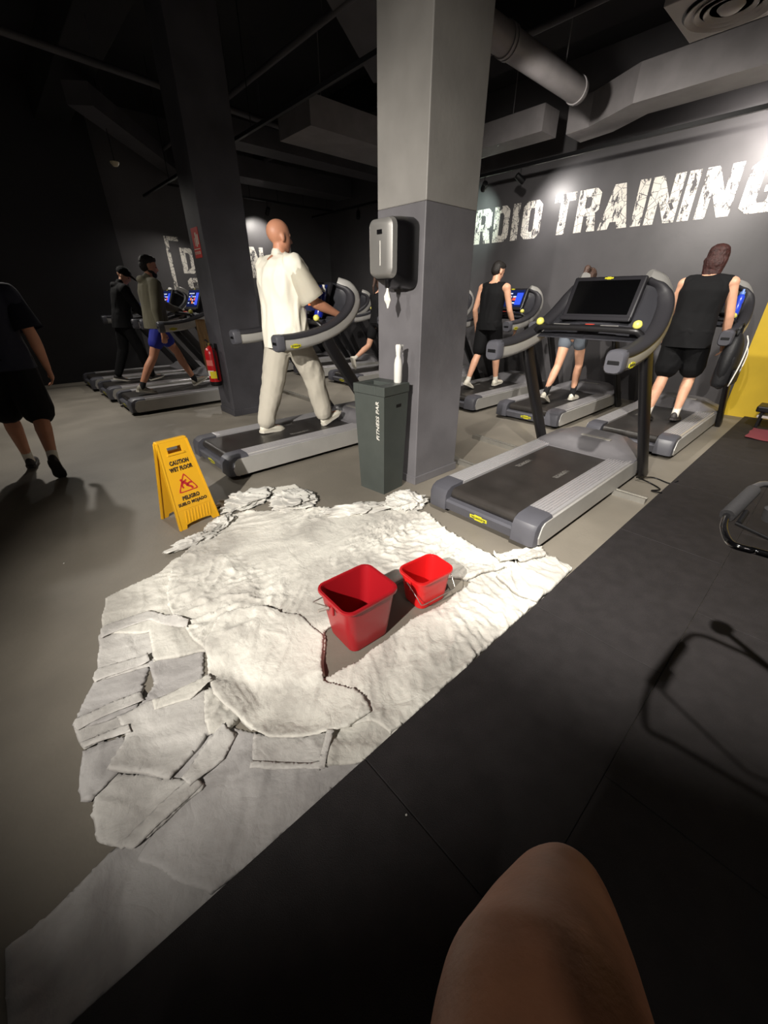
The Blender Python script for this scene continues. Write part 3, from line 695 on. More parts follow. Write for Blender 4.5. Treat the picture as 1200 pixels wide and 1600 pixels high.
# ------------------------------------------------------------------ fire extinguisher and its sign
e = empty('fire_extinguisher', (2.06, 5.64, 0.40)); tag(e, 'red fire extinguisher hanging on the side of the dark column', 'fire extinguisher')
RED = mat('extinguisher_red', '#b3161c', 0.3)
b = BM(); lathe(b, [(0.066, 0.03), (0.075, 0.05), (0.077, 0.08), (0.077, 0.40), (0.07, 0.44), (0.045, 0.475), (0.022, 0.485), (0.022, 0.50)], 28); obj('cylinder', b, RED, e, 40)
b = BM(); lathe(b, [(0.0001, 0), (0.068, 0.0), (0.074, 0.02), (0.076, 0.055)], 28); obj('base_ring', b, BLACKM, e, 40)
b = BM(); lathe(b, [(0.018, 0.49), (0.018, 0.53), (0.012, 0.535)], 14); box(b, -0.02, 0.02, -0.012, 0.012, 0.50, 0.53, 0.004); obj('valve', b, mat('brass_valve', '#b09a5c', 0.3, 0.8), e, 40)
b = BM(); tube(b, [(0, 0.01, 0.53), (-0.01, 0.06, 0.565), (-0.01, 0.10, 0.56)], 0.009, 8); tube(b, [(0, 0.01, 0.52), (0, 0.05, 0.52), (0, 0.09, 0.50)], 0.008, 8); obj('lever_handle', b, BLACKM, e, 40)
b = BM(); tube(b, smooth_path([(0, -0.02, 0.51), (0.0, -0.07, 0.52), (0.0, -0.098, 0.45), (0.0, -0.095, 0.2), (0, -0.09, 0.08)], 4), 0.009, 8); obj('hose', b, BLACKM, e, 40)
def curved_label(a0, a1, z0, z1, r_, name, m, par):
    b = BM(); k = 8
    loft(b, [[Vector((rr * math.cos(R(a0 + (a1 - a0) * i / k)), rr * math.sin(R(a0 + (a1 - a0) * i / k)), z)) for i in range(k + 1)] + [Vector(((rr - .001) * math.cos(R(a0 + (a1 - a0) * i / k)), (rr - .001) * math.sin(R(a0 + (a1 - a0) * i / k)), z)) for i in range(k, -1, -1)] for rr, z in ((r_, z0), (r_, z1))])
    return obj(name, b, m, par, 40)
curved_label(165, 245, 0.13, 0.20, 0.078, 'white_label', mat('label_white', '#d8d0c6', 0.5), e)
curved_label(205, 270, 0.10, 0.19, 0.0785, 'yellow_label', mat('label_yellow', '#d8c41e', 0.5), e)
curved_label(180, 250, 0.26, 0.33, 0.0785, 'printed_label', mat('label_pink', '#d06a60', 0.5), e)
b = BM(); box(b, 0.07, 0.085, -0.03, 0.03, 0.30, 0.52, 0.002); obj('wall_bracket', b, BLACKM, e)
e = empty('fire_sign', (2.15, 5.65, 1.87)); tag(e, 'small red and white fire extinguisher sign on the dark column', 'sign')
b = BM(); box(b, -0.004, 0, -0.105, 0.105, 0, 0.30, 0.001); obj('plate', b, mat('sign_fire_red', '#d8382f', 0.45), e)
b = BM()
box(b, -0.0055, -0.003, -0.035, 0.0, 0.11, 0.22, 0.0); box(b, -0.0055, -0.003, -0.03, 0.005, 0.22, 0.25); box(b, -0.0055, -0.003, 0.02, 0.035, 0.12, 0.2); box(b, -0.0055, -0.003, -0.08, -0.05, 0.13, 0.23)
box(b, -0.0055, -0.003, -0.09, 0.09, 0.085, 0.093); text_to(b, 'EXTINTOR', (-0.0042, 0.085, 0.035), (0, -1, 0), (0, 0, 1), 0.17, 0.03, 0.02, 0.001)
obj('white_print', b, mat('sign_white', '#e4dccb', 0.5), e)

# ------------------------------------------------------------------ buckets
def bucket(name, loc, rz, L0, W0, L1, W1, H_, label, m, bail):
    e = empty(name, loc, rz); tag(e, label, 'bucket')
    b = BM()
    def rr(L_, W_, z, r_): return [Vector((x, y, z)) for x, y in rrect(L_, W_, r_, 5)]
    t = 0.004
    rings = [rr(L0 - .02, W0 - .02, 0, .03), rr(L0, W0, 0.006, .035)]
    for k in range(1, 7):
        f = k / 6; rings.append(rr(L0 + (L1 - L0) * f, W0 + (W1 - W0) * f, H_ * f, .035 + .01 * f))
    rings += [rr(L1 - 2 * t, W1 - 2 * t, H_, .04)]
    for k in range(5, -1, -1):
        f = k / 6; rings.append(rr(L0 + (L1 - L0) * f - 2 * t, W0 + (W1 - W0) * f - 2 * t, max(H_ * f, 0.008), .035 + .01 * f))
    loft(b, rings); body = obj('bucket_body', b, m, e, 45)
    b = BM(); loft(b, [rr(L1 + .018, W1 + .018, H_ - .012, .05), rr(L1 + .022, W1 + .022, H_ - .004, .05), rr(L1 + .018, W1 + .018, H_ + .004, .05), rr(L1 - .004, W1 - .004, H_ + .004, .04), rr(L1 - .004, W1 - .004, H_ - .008, .04), rr(L1 + .010, W1 + .010, H_ - .012, .05)], cap=False, closed=True)
    obj('rim', b, m, e, 45)
    for s in (-1, 1):
        b = BM(); box(b, s * (L1 / 2 + .004) - .006, s * (L1 / 2 + .004) + .006, -.022, .022, H_ - .07, H_ - .01, .004); obj('handle_lug', b, m, e)
    b = BM(); hw = L1 / 2 + .012
    if bail == 'front':  # wire lies against the near side
        pts = [(-hw, 0, H_ - .03), (-hw, -W1 * .35, H_ * .68), (-hw + .01, -W1 / 2 - .018, H_ * .42), (-hw + .03, -W1 / 2 - .02, H_ * .40), (hw - .03, -W1 / 2 - .02, H_ * .40), (hw - .01, -W1 / 2 - .018, H_ * .42), (hw, -W1 * .35, H_ * .68), (hw, 0, H_ - .03)]
    else:
        pts = [(-hw, 0, H_ - .03), (-hw - .012, W1 * .3, H_ * .80), (-hw + .0, W1 / 2 + .03, H_ * .62), (hw, W1 / 2 + .03, H_ * .62), (hw, W1 * .3, H_ * .80), (hw, 0, H_ - .03)]
    tube(b, pts, .0028, 8)
    hd = obj('wire_handle', b, mat('steel_wire', '#b9b6b0', 0.3, 0.9), e, 50)
    if bail != 'front':
        b = BM(); cyl(b, (-hw - .004, 0.0, H_ - .03), (-hw - .05, 0.01, H_ - .028), .007, n=10); obj('handle_grip', b, mat('grey_grip', '#9a948c', 0.5), hd, 50)
    return e
REDB = mat('bucket_red', '#9a141d', 0.38, coat=0.1)
REDS = mat('bucket_bright_red', '#cf1c1e', 0.32, coat=0.1)
bucket('bucket', (0.868, 1.13, 0.0), R(-3), 0.215, 0.20, 0.285, 0.245, 0.27, 'larger dark red plastic bucket standing at the left on the concrete gap in the cloths', REDB, 'back')
bucket('bucket', (1.29, 1.085, 0.0), R(-6), 0.185, 0.145, 0.235, 0.175, 0.19, 'smaller bright red bucket with its wire handle down in front', REDS, 'front')

# ------------------------------------------------------------------ exercise machine handle at the right edge
FOAM = mat('foam_grip', '#19181a', 0.75, bump=0.15, bscale=150)
GLOSS = mat('gloss_black_tube', '#0b0b0d', 0.12, 0.1, spec=0.6, coat=0.5)
e = empty('exercise_machine', (1.30, -0.66, TH)); tag(e, 'black exercise machine with a foam gripped handle at the right edge', 'exercise machine')
E0 = Vector((1.30, -0.66, TH))
def em(p): return Vector(p) - E0
g0 = at(1136, 806, Z=0.95); g1 = at(1177, 766, Z=0.95); d_ = (g1 - g0).normalized()
b = BM(); tube(b, [em(g0), em(g0 + d_ * .004), em(g1 - d_ * .004), em(g1)], [0.0155, 0.017, 0.017, 0.0155], 20); obj('foam_grip', b, FOAM, e, 50)
c0 = at(1131, 826, Z=0.95); c1_ = at(1142, 849, Z=0.95); c2_ = at(1204, 868, Z=0.95); c3_ = c2_ + (c2_ - c1_).normalized() * 0.25
b = BM(); tube(b, [em(p) for p in smooth_path([g0 + d_ * .01, g0 - d_ * .008, c0, c1_, at(1170, 859, Z=0.95), c2_, c3_], 5)], 0.0078, 16); obj('bent_handle', b, GLOSS, e, 'all')
b = BM(); a0 = at(1150, 818, Z=0.935); a1 = at(1204, 843, Z=0.935); tube(b, [em(a0), em(a1), em(a1 + (a1 - a0) * 2)], 0.0045, 12); tube(b, [em(at(1166, 800, Z=0.935)), em(at(1154, 818, Z=0.935))], 0.0065, 10); obj('brake_lever', b, BLACKM, e, 50)
b = BM(); p0 = at(1180, 762, Z=0.95); p1 = at(1206, 758, Z=0.95); tube(b, [em(p) for p in smooth_path([g1, p0 + Vector((0, 0, .004)), p1 + Vector((0, 0, .0)), p1 + Vector((.02, -.12, -.02))], 4)], 0.009, 14); obj('upper_tube', b, mat('satin_tube', '#6f6e70', 0.3, 0.8), e, 'all')
b = BM(); pc = at(1211, 806, Z=0.80); cyl(b, em(pc + Vector((0, 0, -.02))), em(pc + Vector((0, 0, .02))), 0.03, 0.034, 28); obj('round_pad', b, FOAM, e, 40)
b = BM(); cyl(b, (0, 0, 0.0), (0, 0, 0.97), 0.035, n=20); box(b, -0.35, 0.35, -0.04, 0.04, 0.0, 0.06, 0.01); box(b, -0.34, -0.28, -0.13, 0.16, 0.0, 0.06, 0.01); box(b, 0.28, 0.34, -0.2, 0.16, 0.0, 0.06, 0.01); obj('stand', b, BLACKM, e, 40)
b = BM(); e1 = em(c3_); tube(b, [e1, (0.0, 0.03, 0.93)], 0.0078, 12); e2 = em(a1 + (a1 - a0) * 2); tube(b, [e2, (0, .02, .91)], 0.0045, 10); e3 = em(p1 + Vector((.02, -.12, -.02))); tube(b, [e3, (0, 0, .95)], 0.009, 12); e4 = em(pc); tube(b, [e4, (0, 0, .78)], 0.012, 12); obj('bracket', b, BLACKM, e, 50)

# ------------------------------------------------------------------ things at the right end of the hall
b = BM(); n = 14
vs = [[b.verts.new((6.05 + 0.55 * i / n + 0.006 * math.sin(j), -0.35 + 0.80 * j / n + 0.006 * math.sin(i * 0.9), TH + 0.006 + 0.008 * noise.noise(Vector((i * .4, j * .4, 0))) + 0.006)) for j in range(n + 1)] for i in range(n + 1)]
for i in range(n):
    for j in range(n): b.faces.new((vs[i][j], vs[i + 1][j], vs[i + 1][j + 1], vs[i][j + 1]))
bmesh.ops.solidify(b, geom=b.faces[:], thickness=0.006)
tag(obj('towel', b, mat('pink_cloth', '#b5606a', 0.85), None, 40), 'pink towel lying flat on the black rubber tiles', 'towel')
e = empty('bench', (6.75, 0.22, TH), R(0)); tag(e, 'low black bench with a pale bar at the far right edge', 'bench')
b = BM(); box(b, -0.15, 0.15, -0.45, 0.28, 0.20, 0.27, 0.015); obj('seat', b, BLACKM, e)
b = BM(); box(b, -0.12, 0.12, -0.4, 0.25, 0.13, 0.16, 0.005); obj('pale_bar', b, mat('pale_bar', '#b9b2ac', 0.5), e)
for y in (-0.38, 0.2):
    for x in (-0.13, 0.10):
        b = BM(); box(b, x, x + 0.03, y, y + 0.03, 0, 0.2, 0.003); obj('leg', b, BLACKM, e)

# backpack on the handrail at right
BKP = mat('backpack_black', '#121215', 0.6, bump=0.2, bscale=60)
e = empty('backpack', (5.38, 0.765, 0.62)); tag(e, 'black backpack with pale cord lines hanging from the right treadmill handrail', 'backpack')
b = BM(); ball(b, (0, 0, 0.26), 0.2, (0.95, 0.42, 1.35)); box(b, -0.16, 0.16, -0.07, 0.07, 0.02, 0.35, 0.05); obj('pack_body', b, BKP, e, 'all')
b = BM(); tube(b, smooth_path([(-0.14, -0.09, 0.05), (-0.1, -0.11, 0.25), (-0.02, -0.10, 0.42), (0.05, -0.06, 0.5)], 4), 0.006, 8); tube(b, smooth_path([(0.12, -0.095, 0.12), (0.02, -0.115, 0.2), (0.1, -0.11, 0.33), (0.14, -0.08, 0.40)], 4), 0.005, 8); obj('pale_cord', b, WPRINT, e, 'all')
b = BM(); tube(b, smooth_path([(-0.08, 0.0, 0.50), (-0.06, 0.0, 0.585), (0.04, 0.0, 0.60), (0.08, 0, 0.5)], 4), 0.012, 8); obj('strap', b, BKP, e, 'all')
b = BM(); box(b, -0.12, 0.12, -0.11, -0.075, 0.06, 0.2, 0.015); obj('front_pocket', b, BKP, e)
# bottles and things resting on the consoles
def drink_bottle(loc, tilt, m, m2, label, s=1.0):
    e = empty('drink_bottle', loc); e.rotation_euler = tilt; tag(e, label, 'bottle')
    b = BM(); lathe(b, [(0.0001, 0), (0.032 * s, 0), (0.036 * s, 0.01), (0.036 * s, 0.08 * s), (0.032 * s, 0.10 * s), (0.036 * s, 0.12 * s), (0.034 * s, 0.17 * s), (0.022 * s, 0.19 * s)], 20); obj('bottle', b, m, e, 40)
    b = BM(); lathe(b, [(0.024 * s, 0.19 * s), (0.024 * s, 0.215 * s), (0.012 * s, 0.22 * s), (0.011 * s, 0.24 * s)], 16); obj('cap', b, m2, e, 40)
BLU = mat('blue_bottle', '#1a2a9a', 0.25, coat=0.3)
drink_bottle((2.33, 3.47, 1.285), (0, R(18), 0), BLU, WPL, 'blue bottle with white cap on the console in front of the bald man', 1.15)
drink_bottle(tuple(at(1146, 492, X=5.80)), (0, R(14), 0), mat('bright_blue_bottle', '#3050e0', 0.3, coat=0.2), mat('clear_blue', '#7aa0e8', 0.3), 'bright blue bottle on the console at the far right', 1.0)  # brighter blue plastic, no emission
b = BM(); box(b, -0.06, 0.06, -0.03, 0.03, 0, 0.09, 0.012); o = obj('pouch', b, BKP); o.location = at(1130, 492, X=5.80); o.rotation_euler = (0, R(14), 0); tag(o, 'black pouch on the far right console beside the blue bottle', 'pouch')

# ------------------------------------------------------------------ white cloths on the floor
def cloth_mat(name, col, k):
    m = mat(name, col, 0.85, sheen=0.1)
    nt = m.node_tree; N = nt.nodes; L = nt.links; b = N['Principled BSDF']
    tc = N.new('ShaderNodeTexCoord')
    n1 = N.new('ShaderNodeTexNoise'); n1.inputs['Scale'].default_value = 9; n1.inputs['Detail'].default_value = 7; n1.inputs['Distortion'].default_value = 0.6
    n2 = N.new('ShaderNodeTexNoise'); n2.inputs['Scale'].default_value = 38; n2.inputs['Detail'].default_value = 4
    for n in (n1, n2): L.new(tc.outputs['Object'], n.inputs['Vector'])
    a = N.new('ShaderNodeMath'); a.operation = 'SUBTRACT'; a.inputs[1].default_value = 0.5; L.new(n1.outputs['Fac'], a.inputs[0])
    ab = N.new('ShaderNodeMath'); ab.operation = 'ABSOLUTE'; L.new(a.outputs[0], ab.inputs[0])
    m2 = N.new('ShaderNodeMath'); m2.operation = 'MULTIPLY_ADD'; m2.inputs[1].default_value = 0.25; L.new(n2.outputs['Fac'], m2.inputs[0]); L.new(ab.outputs[0], m2.inputs[2])
    bp = N.new('ShaderNodeBump'); bp.inputs['Strength'].default_value = k; bp.inputs['Distance'].default_value = 0.03
    L.new(m2.outputs[0], bp.inputs['Height']); L.new(bp.outputs['Normal'], b.inputs['Normal'])
    n3 = N.new('ShaderNodeTexNoise'); n3.inputs['Scale'].default_value = 2.6; n3.inputs['Detail'].default_value = 6; n3.inputs['Distortion'].default_value = 0.8
    L.new(tc.outputs['Object'], n3.inputs['Vector'])
    r3 = N.new('ShaderNodeValToRGB'); c = lin(col)
    r3.color_ramp.elements[0].position = 0.38; r3.color_ramp.elements[0].color = (c[0] * .66, c[1] * .65, c[2] * .65, 1)
    r3.color_ramp.elements[1].position = 0.58; r3.color_ramp.elements[1].color = c
    L.new(n3.outputs['Fac'], r3.inputs['Fac']); L.new(r3.outputs['Color'], b.inputs['Base Color'])
    return m
CL1 = cloth_mat('white_cloth', '#dbd8cf', 0.4)
CL2 = cloth_mat('flat_white_cloth', '#cfccc7', 0.4)
CL3 = cloth_mat('thin_grey_white_cloth', '#bcb9b7', 0.35)
CL4 = cloth_mat('soft_white_cloth', '#d6d4cd', 0.2)

STACK = {}
CELL = 0.014
def stack_h(x, y, r=2):
    i, j = int(math.floor(x / CELL)), int(math.floor(y / CELL)); s_, n_ = 0.0, 0; mx_ = 0.0
    for a in range(-r, r + 1):
        for c in range(-r, r + 1):
            v = STACK.get((i + a, j + c), 0.0); s_ += v; n_ += 1; mx_ = max(mx_, v)
    return s_ / n_
def ridge(p, s):
    return 1 - abs(noise.noise(p * s)) * 2
def sheet(label, poly, z=0.008, amp=0.012, m=CL1, step=0.022, seed=0, wdir=0.0, stretch=1.0, freq=7, ragged=0.006, hole=None, lift=0.0, name='cloth', px=True, dome=0.0, ncr=None, parent=None):
    """a thin cloth lying on the floor inside an outline of photo points, wrinkled by ridged noise"""
    if m is CL1: amp = min(amp, .05) * .60; stretch = max(stretch, 2.3); step = min(step, .0105); freq = freq * 1.9; ncr = 6 if ncr is None else ncr
    else: amp *= .42; step = min(step, .0125); freq *= 2.2; stretch = max(3.5, stretch); ncr = 5 if ncr is None else ncr
    P = [at(x, y, Z=z).to_2d() for x, y in poly] if px else [Vector(p) for p in poly]
    H = [at(x, y, Z=z).to_2d() for x, y in hole] if hole else None
    rnd = random.Random(seed); off = Vector((seed * 7.3, seed * 3.1, seed * 1.7))
    def bound(Q):
        out = []
        for i, p in enumerate(Q):
            q = Q[(i + 1) % len(Q)]; n = max(1, int((q - p).length / step)); t = (q - p).normalized() if (q - p).length > 0 else Vector((1, 0)); nn = Vector((-t.y, t.x))
            for k in range(n):
                c = p.lerp(q, k / n)
                if k: c = c + nn * noise.noise(Vector((c.x * 9, c.y * 9, seed))) * ragged * 2
                out.append(c)
        return out
    def inside(p, Q):
        r = False; j = len(Q) - 1
        for i in range(len(Q)):
            if (Q[i].y > p.y) != (Q[j].y > p.y) and p.x < (Q[j].x - Q[i].x) * (p.y - Q[i].y) / (Q[j].y - Q[i].y) + Q[i].x: r = not r
            j = i
        return r
    B = bound(P); n = len(B); V = list(B); Ed = [(i, (i + 1) % n) for i in range(n)]
    if H:
        HB = bound(H); o = len(V); V += HB; Ed += [(o + i, o + (i + 1) % len(HB)) for i in range(len(HB))]
    allb = list(V)
    x0, x1 = min(p.x for p in B), max(p.x for p in B); y0, y1 = min(p.y for p in B), max(p.y for p in B)
    def dist(p, Q): 
        return min((p - q).length_squared for q in Q) ** 0.5
    x = x0
    row = 0
    while x < x1:
        y = y0 + (row % 2) * step * 0.5
        while y < y1:
            p = Vector((x + rnd.uniform(-.2, .2) * step, y + rnd.uniform(-.2, .2) * step))
            if inside(p, B) and not (H and inside(p, HB)): V.append(p)
            y += step
        x += step * 0.87; row += 1
    r = delaunay_2d_cdt(V, Ed, [], 0, 1e-6)
    vs, fs = r[0], r[2]
    bm = BM(); bv = []
    ca, sa = math.cos(wdir), math.sin(wdir)
    cen = sum(B, Vector((0, 0))) / len(B)
    creases = []
    for _ in range(ncr):
        a_ = wdir + rnd.choice([0, 0, 1.57]) + rnd.uniform(-.25, .25); nn_ = Vector((-math.sin(a_), math.cos(a_)))
        pt = Vector((rnd.uniform(x0, x1), rnd.uniform(y0, y1))).lerp(cen, .35); creases.append((pt, nn_, rnd.uniform(.002, .005), rnd.uniform(.03, .08), rnd.uniform(.08, .3), rnd.uniform(0, 9)))
    nb = len(allb)
    for vi, p in enumerate(vs):
        q = Vector(((p.x * ca + p.y * sa) / stretch, -p.x * sa + p.y * ca, 0)) + off
        q2 = q + nvec(q * 2.6) * 0.16
        fine = 1 - abs(noise.noise(q2 * freq)) * 2.2
        fine2 = 1 - abs(noise.noise((q2 + off) * freq * 2.3)) * 2
        big = noise.noise(q * 3.0) * .5 + .5
        mask = min(1, max(0.12, 0.55 + 1.5 * noise.noise(q * 2.2 + Vector((5, 5, 5)))))
        h = (max(0, fine) ** 2 * .7 + max(0, fine2) ** 2 * .3) * mask + big * .6
        cr = 0.0
        for pt, nn_, a_, w_, ln_, ph in creases:
            dv = p - pt; d = dv.dot(nn_) + .012 * math.sin(dv.length * 14 + ph); al = abs(dv.x * nn_.y - dv.y * nn_.x)
            if al < ln_ * 1.4 and d > -.012: cr += a_ * min(1, max(0, (d + .008) / .010)) * math.exp(-max(0, d) / w_) * min(1, max(0, (ln_ * 1.4 - al) / (ln_ * .4)))
        hh = stack_h(p.x, p.y) + 0.003 + amp * h + cr + lift * max(0, noise.noise(Vector((p.x * 3, p.y * 3, seed + 9))))
        if vi < nb:
            c_ = (int(math.floor(p.x / CELL)), int(math.floor(p.y / CELL)))
            nb_ = [STACK.get((c_[0] + a, c_[1] + c), 0.0) for a in (-1, 0, 1) for c in (-1, 0, 1)]
            hh = (min(nb_) if min(nb_) < .003 else sum(nb_) / 9) + (.0024 if m is CL1 else .002)
        bv.append(bm.verts.new((p.x, p.y, hh)))
    for f in fs:
        c = sum((vs[i] for i in f), Vector((0, 0))) / len(f)
        if inside(c, B) and not (H and inside(c, HB)):
            try: bm.faces.new([bv[i] for i in f])
            except ValueError: pass
    bmesh.ops.delete(bm, geom=[v for v in bm.verts if not v.link_faces], context='VERTS')
    for f in bm.faces:
        if f.normal.z < 0: f.normal_flip()
    new = {}
    for v in bm.verts:
        k_ = (int(math.floor(v.co.x / CELL)), int(math.floor(v.co.y / CELL)))
        for a in (-1, 0, 1):
            for c in (-1, 0, 1):
                kk = (k_[0] + a, k_[1] + c); new[kk] = max(new.get(kk, 0), v.co.z)
    STACK.update({k_: max(STACK.get(k_, 0), v) for k_, v in new.items()})
    bmesh.ops.solidify(bm, geom=bm.faces[:], thickness=0.0015)
    o = obj(name, bm, m, parent, 'all')
    if not parent: tag(o, label, 'cloth', 'white cloths spread on the floor')
    return o
HOLE = [(508, 985), (508, 1056), (560, 1030), (640, 968), (698, 940), (737, 908), (712, 902), (640, 898), (560, 940)]
# layered sheets, lowest first (outline points read off the floor in the photograph)
sh_strip = sheet('long white sheet strip running to the bottom left corner', [(8, 1482), (60, 1440), (188, 1322), (262, 1262), (330, 1215), (420, 1180), (520, 1172), (596, 1164), (-160, 1860), (-160, 1640), (12, 1640)], 0.003, 0.021, CL3, 0.03, 1, 0.2, 3, 3.0)
sh_low = sheet('pale sheet at the bottom left, folded over the long strip', [(300, 1168), (345, 1130), (420, 1150), (540, 1170), (592, 1168), (520, 1235), (400, 1345), (330, 1400), (215, 1345), (260, 1270), (262, 1215)], 0.007, 0.021, CL3, 0.026, 2, 0.9, 2.5, 4)
sh_round = sheet('rounded pale sheet at the lower left edge of the cloths', [(168, 1200), (262, 1214), (310, 1222), (322, 1232), (232, 1312), (190, 1328), (150, 1312), (141, 1275), (150, 1235)], 0.009, 0.021, CL2, 0.022, 3, 0.6, 2.2, 5)
sheet('small grey white sheet at the left edge, above the rounded one', [(128, 1172), (195, 1150), (212, 1180), (165, 1232), (142, 1253), (125, 1252), (121, 1235)], 0.006, 0.018, CL3, 0.022, 4, 1.2, 2, 5)
sh_fold = sheet('folded sheet at the far left corner of the cloths', [(114, 1134), (220, 1098), (240, 1112), (215, 1130), (132, 1172), (127, 1166)], 0.010, 0.018, CL2, 0.02, 5, -0.2, 4, 6)
sh_broad = sheet('broad pale sheet at the left edge with a straight hem', [(146, 1060), (232, 1030), (236, 1042), (222, 1068), (219, 1106), (170, 1128), (116, 1138), (112, 1132), (128, 1096)], 0.014, 0.015, CL3, 0.022, 6, -0.2, 3.5, 5)
sh_band = sheet('narrow band of white sheet at the upper left edge', [(155, 988), (235, 960), (290, 985), (300, 1012), (236, 1040), (146, 1064)], 0.018, 0.015, CL2, 0.022, 7, -0.2, 3.5, 5)
sheet('grey white sheet between the two slits in the cloths', [(232, 1036), (270, 1005), (318, 1000), (320, 1150), (262, 1140), (222, 1104), (239, 1068)], 0.012, 0.024, CL3, 0.022, 8, -0.3, 2.5, 6)
sheet('top left corner sheet of the spread cloths', [(163, 931), (214, 906), (245, 893), (275, 868), (340, 862), (392, 900), (398, 985), (330, 1012), (240, 1035), (232, 985), (156, 992)], 0.022, 0.027, CL1, 0.02, 9, -0.3, 2.2, 6)
sh_point = sheet('light sheet folded to a point in the middle left of the cloths', [(182, 1122), (232, 1096), (300, 1072), (338, 1082), (352, 1126), (322, 1150), (264, 1219), (215, 1208), (166, 1203), (196, 1150)], 0.018, 0.027, CL2, 0.02, 10, -0.5, 2.5, 6, lift=0.02)
sheet('crumpled small sheet wedged beside the round edged sheet', [(318, 1085), (345, 1062), (372, 1078), (388, 1105), (352, 1140), (326, 1148)], 0.026, 0.041, CL1, 0.014, 11, 0.5, 1, 9)
sh_sq = sheet('square folded sheet below the round edged one', [(396, 1146), (478, 1150), (514, 1140), (500, 1206), (392, 1202)], 0.016, 0.013, CL2, 0.02, 12, -0.1, 3, 5)
sheet('narrow sheet strip right of the square folded one', [(512, 1142), (560, 1116), (606, 1120), (626, 1138), (560, 1194), (502, 1206)], 0.012, 0.022, CL1, 0.018, 13, 0.8, 1.6, 8)
sheet('wrinkled strip of cloth along the rubber tiles in front of the buckets', [(508, 1058), (560, 1032), (640, 970), (698, 942), (735, 910), (720, 895), (800, 884), (846, 862), (895, 887), (836, 946), (750, 1024), (610, 1150), (585, 1130), (520, 1140), (470, 1100)], 0.006, 0.035, CL1, 0.014, 14, 0.9, 2.6, 9)
sheet('large crumpled sheet behind the buckets', [(300, 850), (345, 812), (380, 798), (440, 798), (500, 793), (560, 800), (610, 796), (668, 800), (705, 834), (760, 864), (806, 884), (735, 908), (712, 903), (640, 898), (580, 926), (508, 985), (508, 1058), (440, 1070), (345, 1040), (300, 1000), (262, 950), (268, 890)], 0.012, 0.057, CL1, 0.013, 15, 0.3, 1.4, 9, dome=0.0)
sh_big = sheet('big sheet with a rounded edge left of the larger bucket', [(322, 1010), (345, 968), (400, 950), (470, 960), (504, 990), (506, 1062), (560, 1078), (580, 1110), (545, 1136), (470, 1152), (420, 1152), (370, 1120), (335, 1090), (324, 1060)], 0.026, 0.024, CL1, 0.014, 16, 0.6, 1.6, 7, lift=0.006)
sheet('crumpled cloth end at the right corner by the rubber tiles', [(806, 882), (850, 862), (895, 887), (840, 940), (800, 925), (775, 900)], 0.028, 0.046, CL1, 0.012, 17, 0.9, 2.2, 7)
sheet('peaked cloth corner beside the nearest treadmill', [(770, 868), (800, 862), (846, 856), (852, 872), (812, 886), (780, 884)], 0.012, 0.068, CL1, 0.012, 18, 0.2, 1, 7)
def hem(parent, poly, m=None, a=0.010, seed=31):
    return sheet('', poly, 0.0, a, m or CL2, 0.012, seed, 0.3, 3, 5, ragged=.003, name='folded_hem', parent=parent, ncr=1)
hem(sh_broad, [(150, 1050), (234, 1026), (237, 1040), (150, 1070), (146, 1062)], CL2, .005, 31)
hem(sh_fold, [(116, 1130), (222, 1084), (228, 1100), (122, 1146)], CL2, .005, 32)
hem(sh_fold, [(128, 1164), (205, 1138), (208, 1150), (134, 1174)], CL2, .005, 33)
hem(sh_round, [(192, 1322), (252, 1262), (306, 1218), (320, 1232), (262, 1288), (208, 1332)], CL2, .005, 34)
hem(sh_low, [(318, 1172), (352, 1140), (372, 1150), (352, 1190), (300, 1238), (286, 1222)], CL2, .005, 35)
hem(sh_band, [(160, 984), (236, 958), (300, 978), (296, 992), (236, 974), (160, 1002)], CL2, .005, 39)
hem(sh_sq, [(394, 1196), (500, 1200), (512, 1150), (524, 1150), (508, 1210), (392, 1208)], CL2, .005, 40)
hem(sh_point, [(240, 1100), (330, 1060), (336, 1074), (300, 1100), (244, 1116)], CL1, .005, 43)
b = BM(); ball(b, at(635, 1273, Z=TH + .003), .004, (1, .8, .7)); tag(obj('crumb', b, CL4), 'tiny white crumb lying at a joint of the black rubber tiles', 'crumb')
b = BM(); ball(b, at(100, 880, Z=.003), .005, (1, .8, .5)); tag(obj('crumb', b, CL4), 'tiny white crumb on the bare concrete at the left', 'crumb')
# crumpled heaps
def heap(label, cx, cy, rx, ry, h, seed, rz=0, hole=0.0, name='cloth'):
    c = at(cx, cy, Z=0.0); bm = BM()
    bmesh.ops.create_icosphere(bm, subdivisions=6, radius=1)
    off = Vector((seed * 3.7, seed, 0))
    for v in bm.verts:
        p = v.co.copy()
        p2 = Vector((p.x * 1.6 + p.y * .5, p.y * .7 - p.x * .2, p.z)) + nvec(p * 1.3 + off) * .5
        d = 1 + 0.40 * (max(0, ridge(p2 + off, 1.25)) ** 2 - 0.4) + 0.14 * (max(0, ridge(p2 - off, 2.7)) ** 2 - 0.4) + 0.03 * (ridge(p2 + off, 6.0) - .5)
        rr = math.hypot(p.x, p.y)
        z = p.z * d
        if hole: z -= hole * math.exp(-(rr * 2.2) ** 2) * (1 if z > 0 else 0)
        v.co = Vector((p.x * d * rx, p.y * d * ry, max(0.006, (z * 0.8 + 0.25) * h)))
    bmesh.ops.rotate(bm, matrix=Matrix.Rotation(rz, 3, 'Z'), verts=bm.verts)
    bmesh.ops.translate(bm, vec=(c.x, c.y, 0), verts=bm.verts)
    o = obj(name, bm, CL4, None, 'all'); tag(o, label, 'cloth', 'crumpled white cloths at the far edge')
heap('crumpled white cloth just right of the wet floor sign', 385, 783, 0.22, 0.13, 0.055, 1, 0.1)
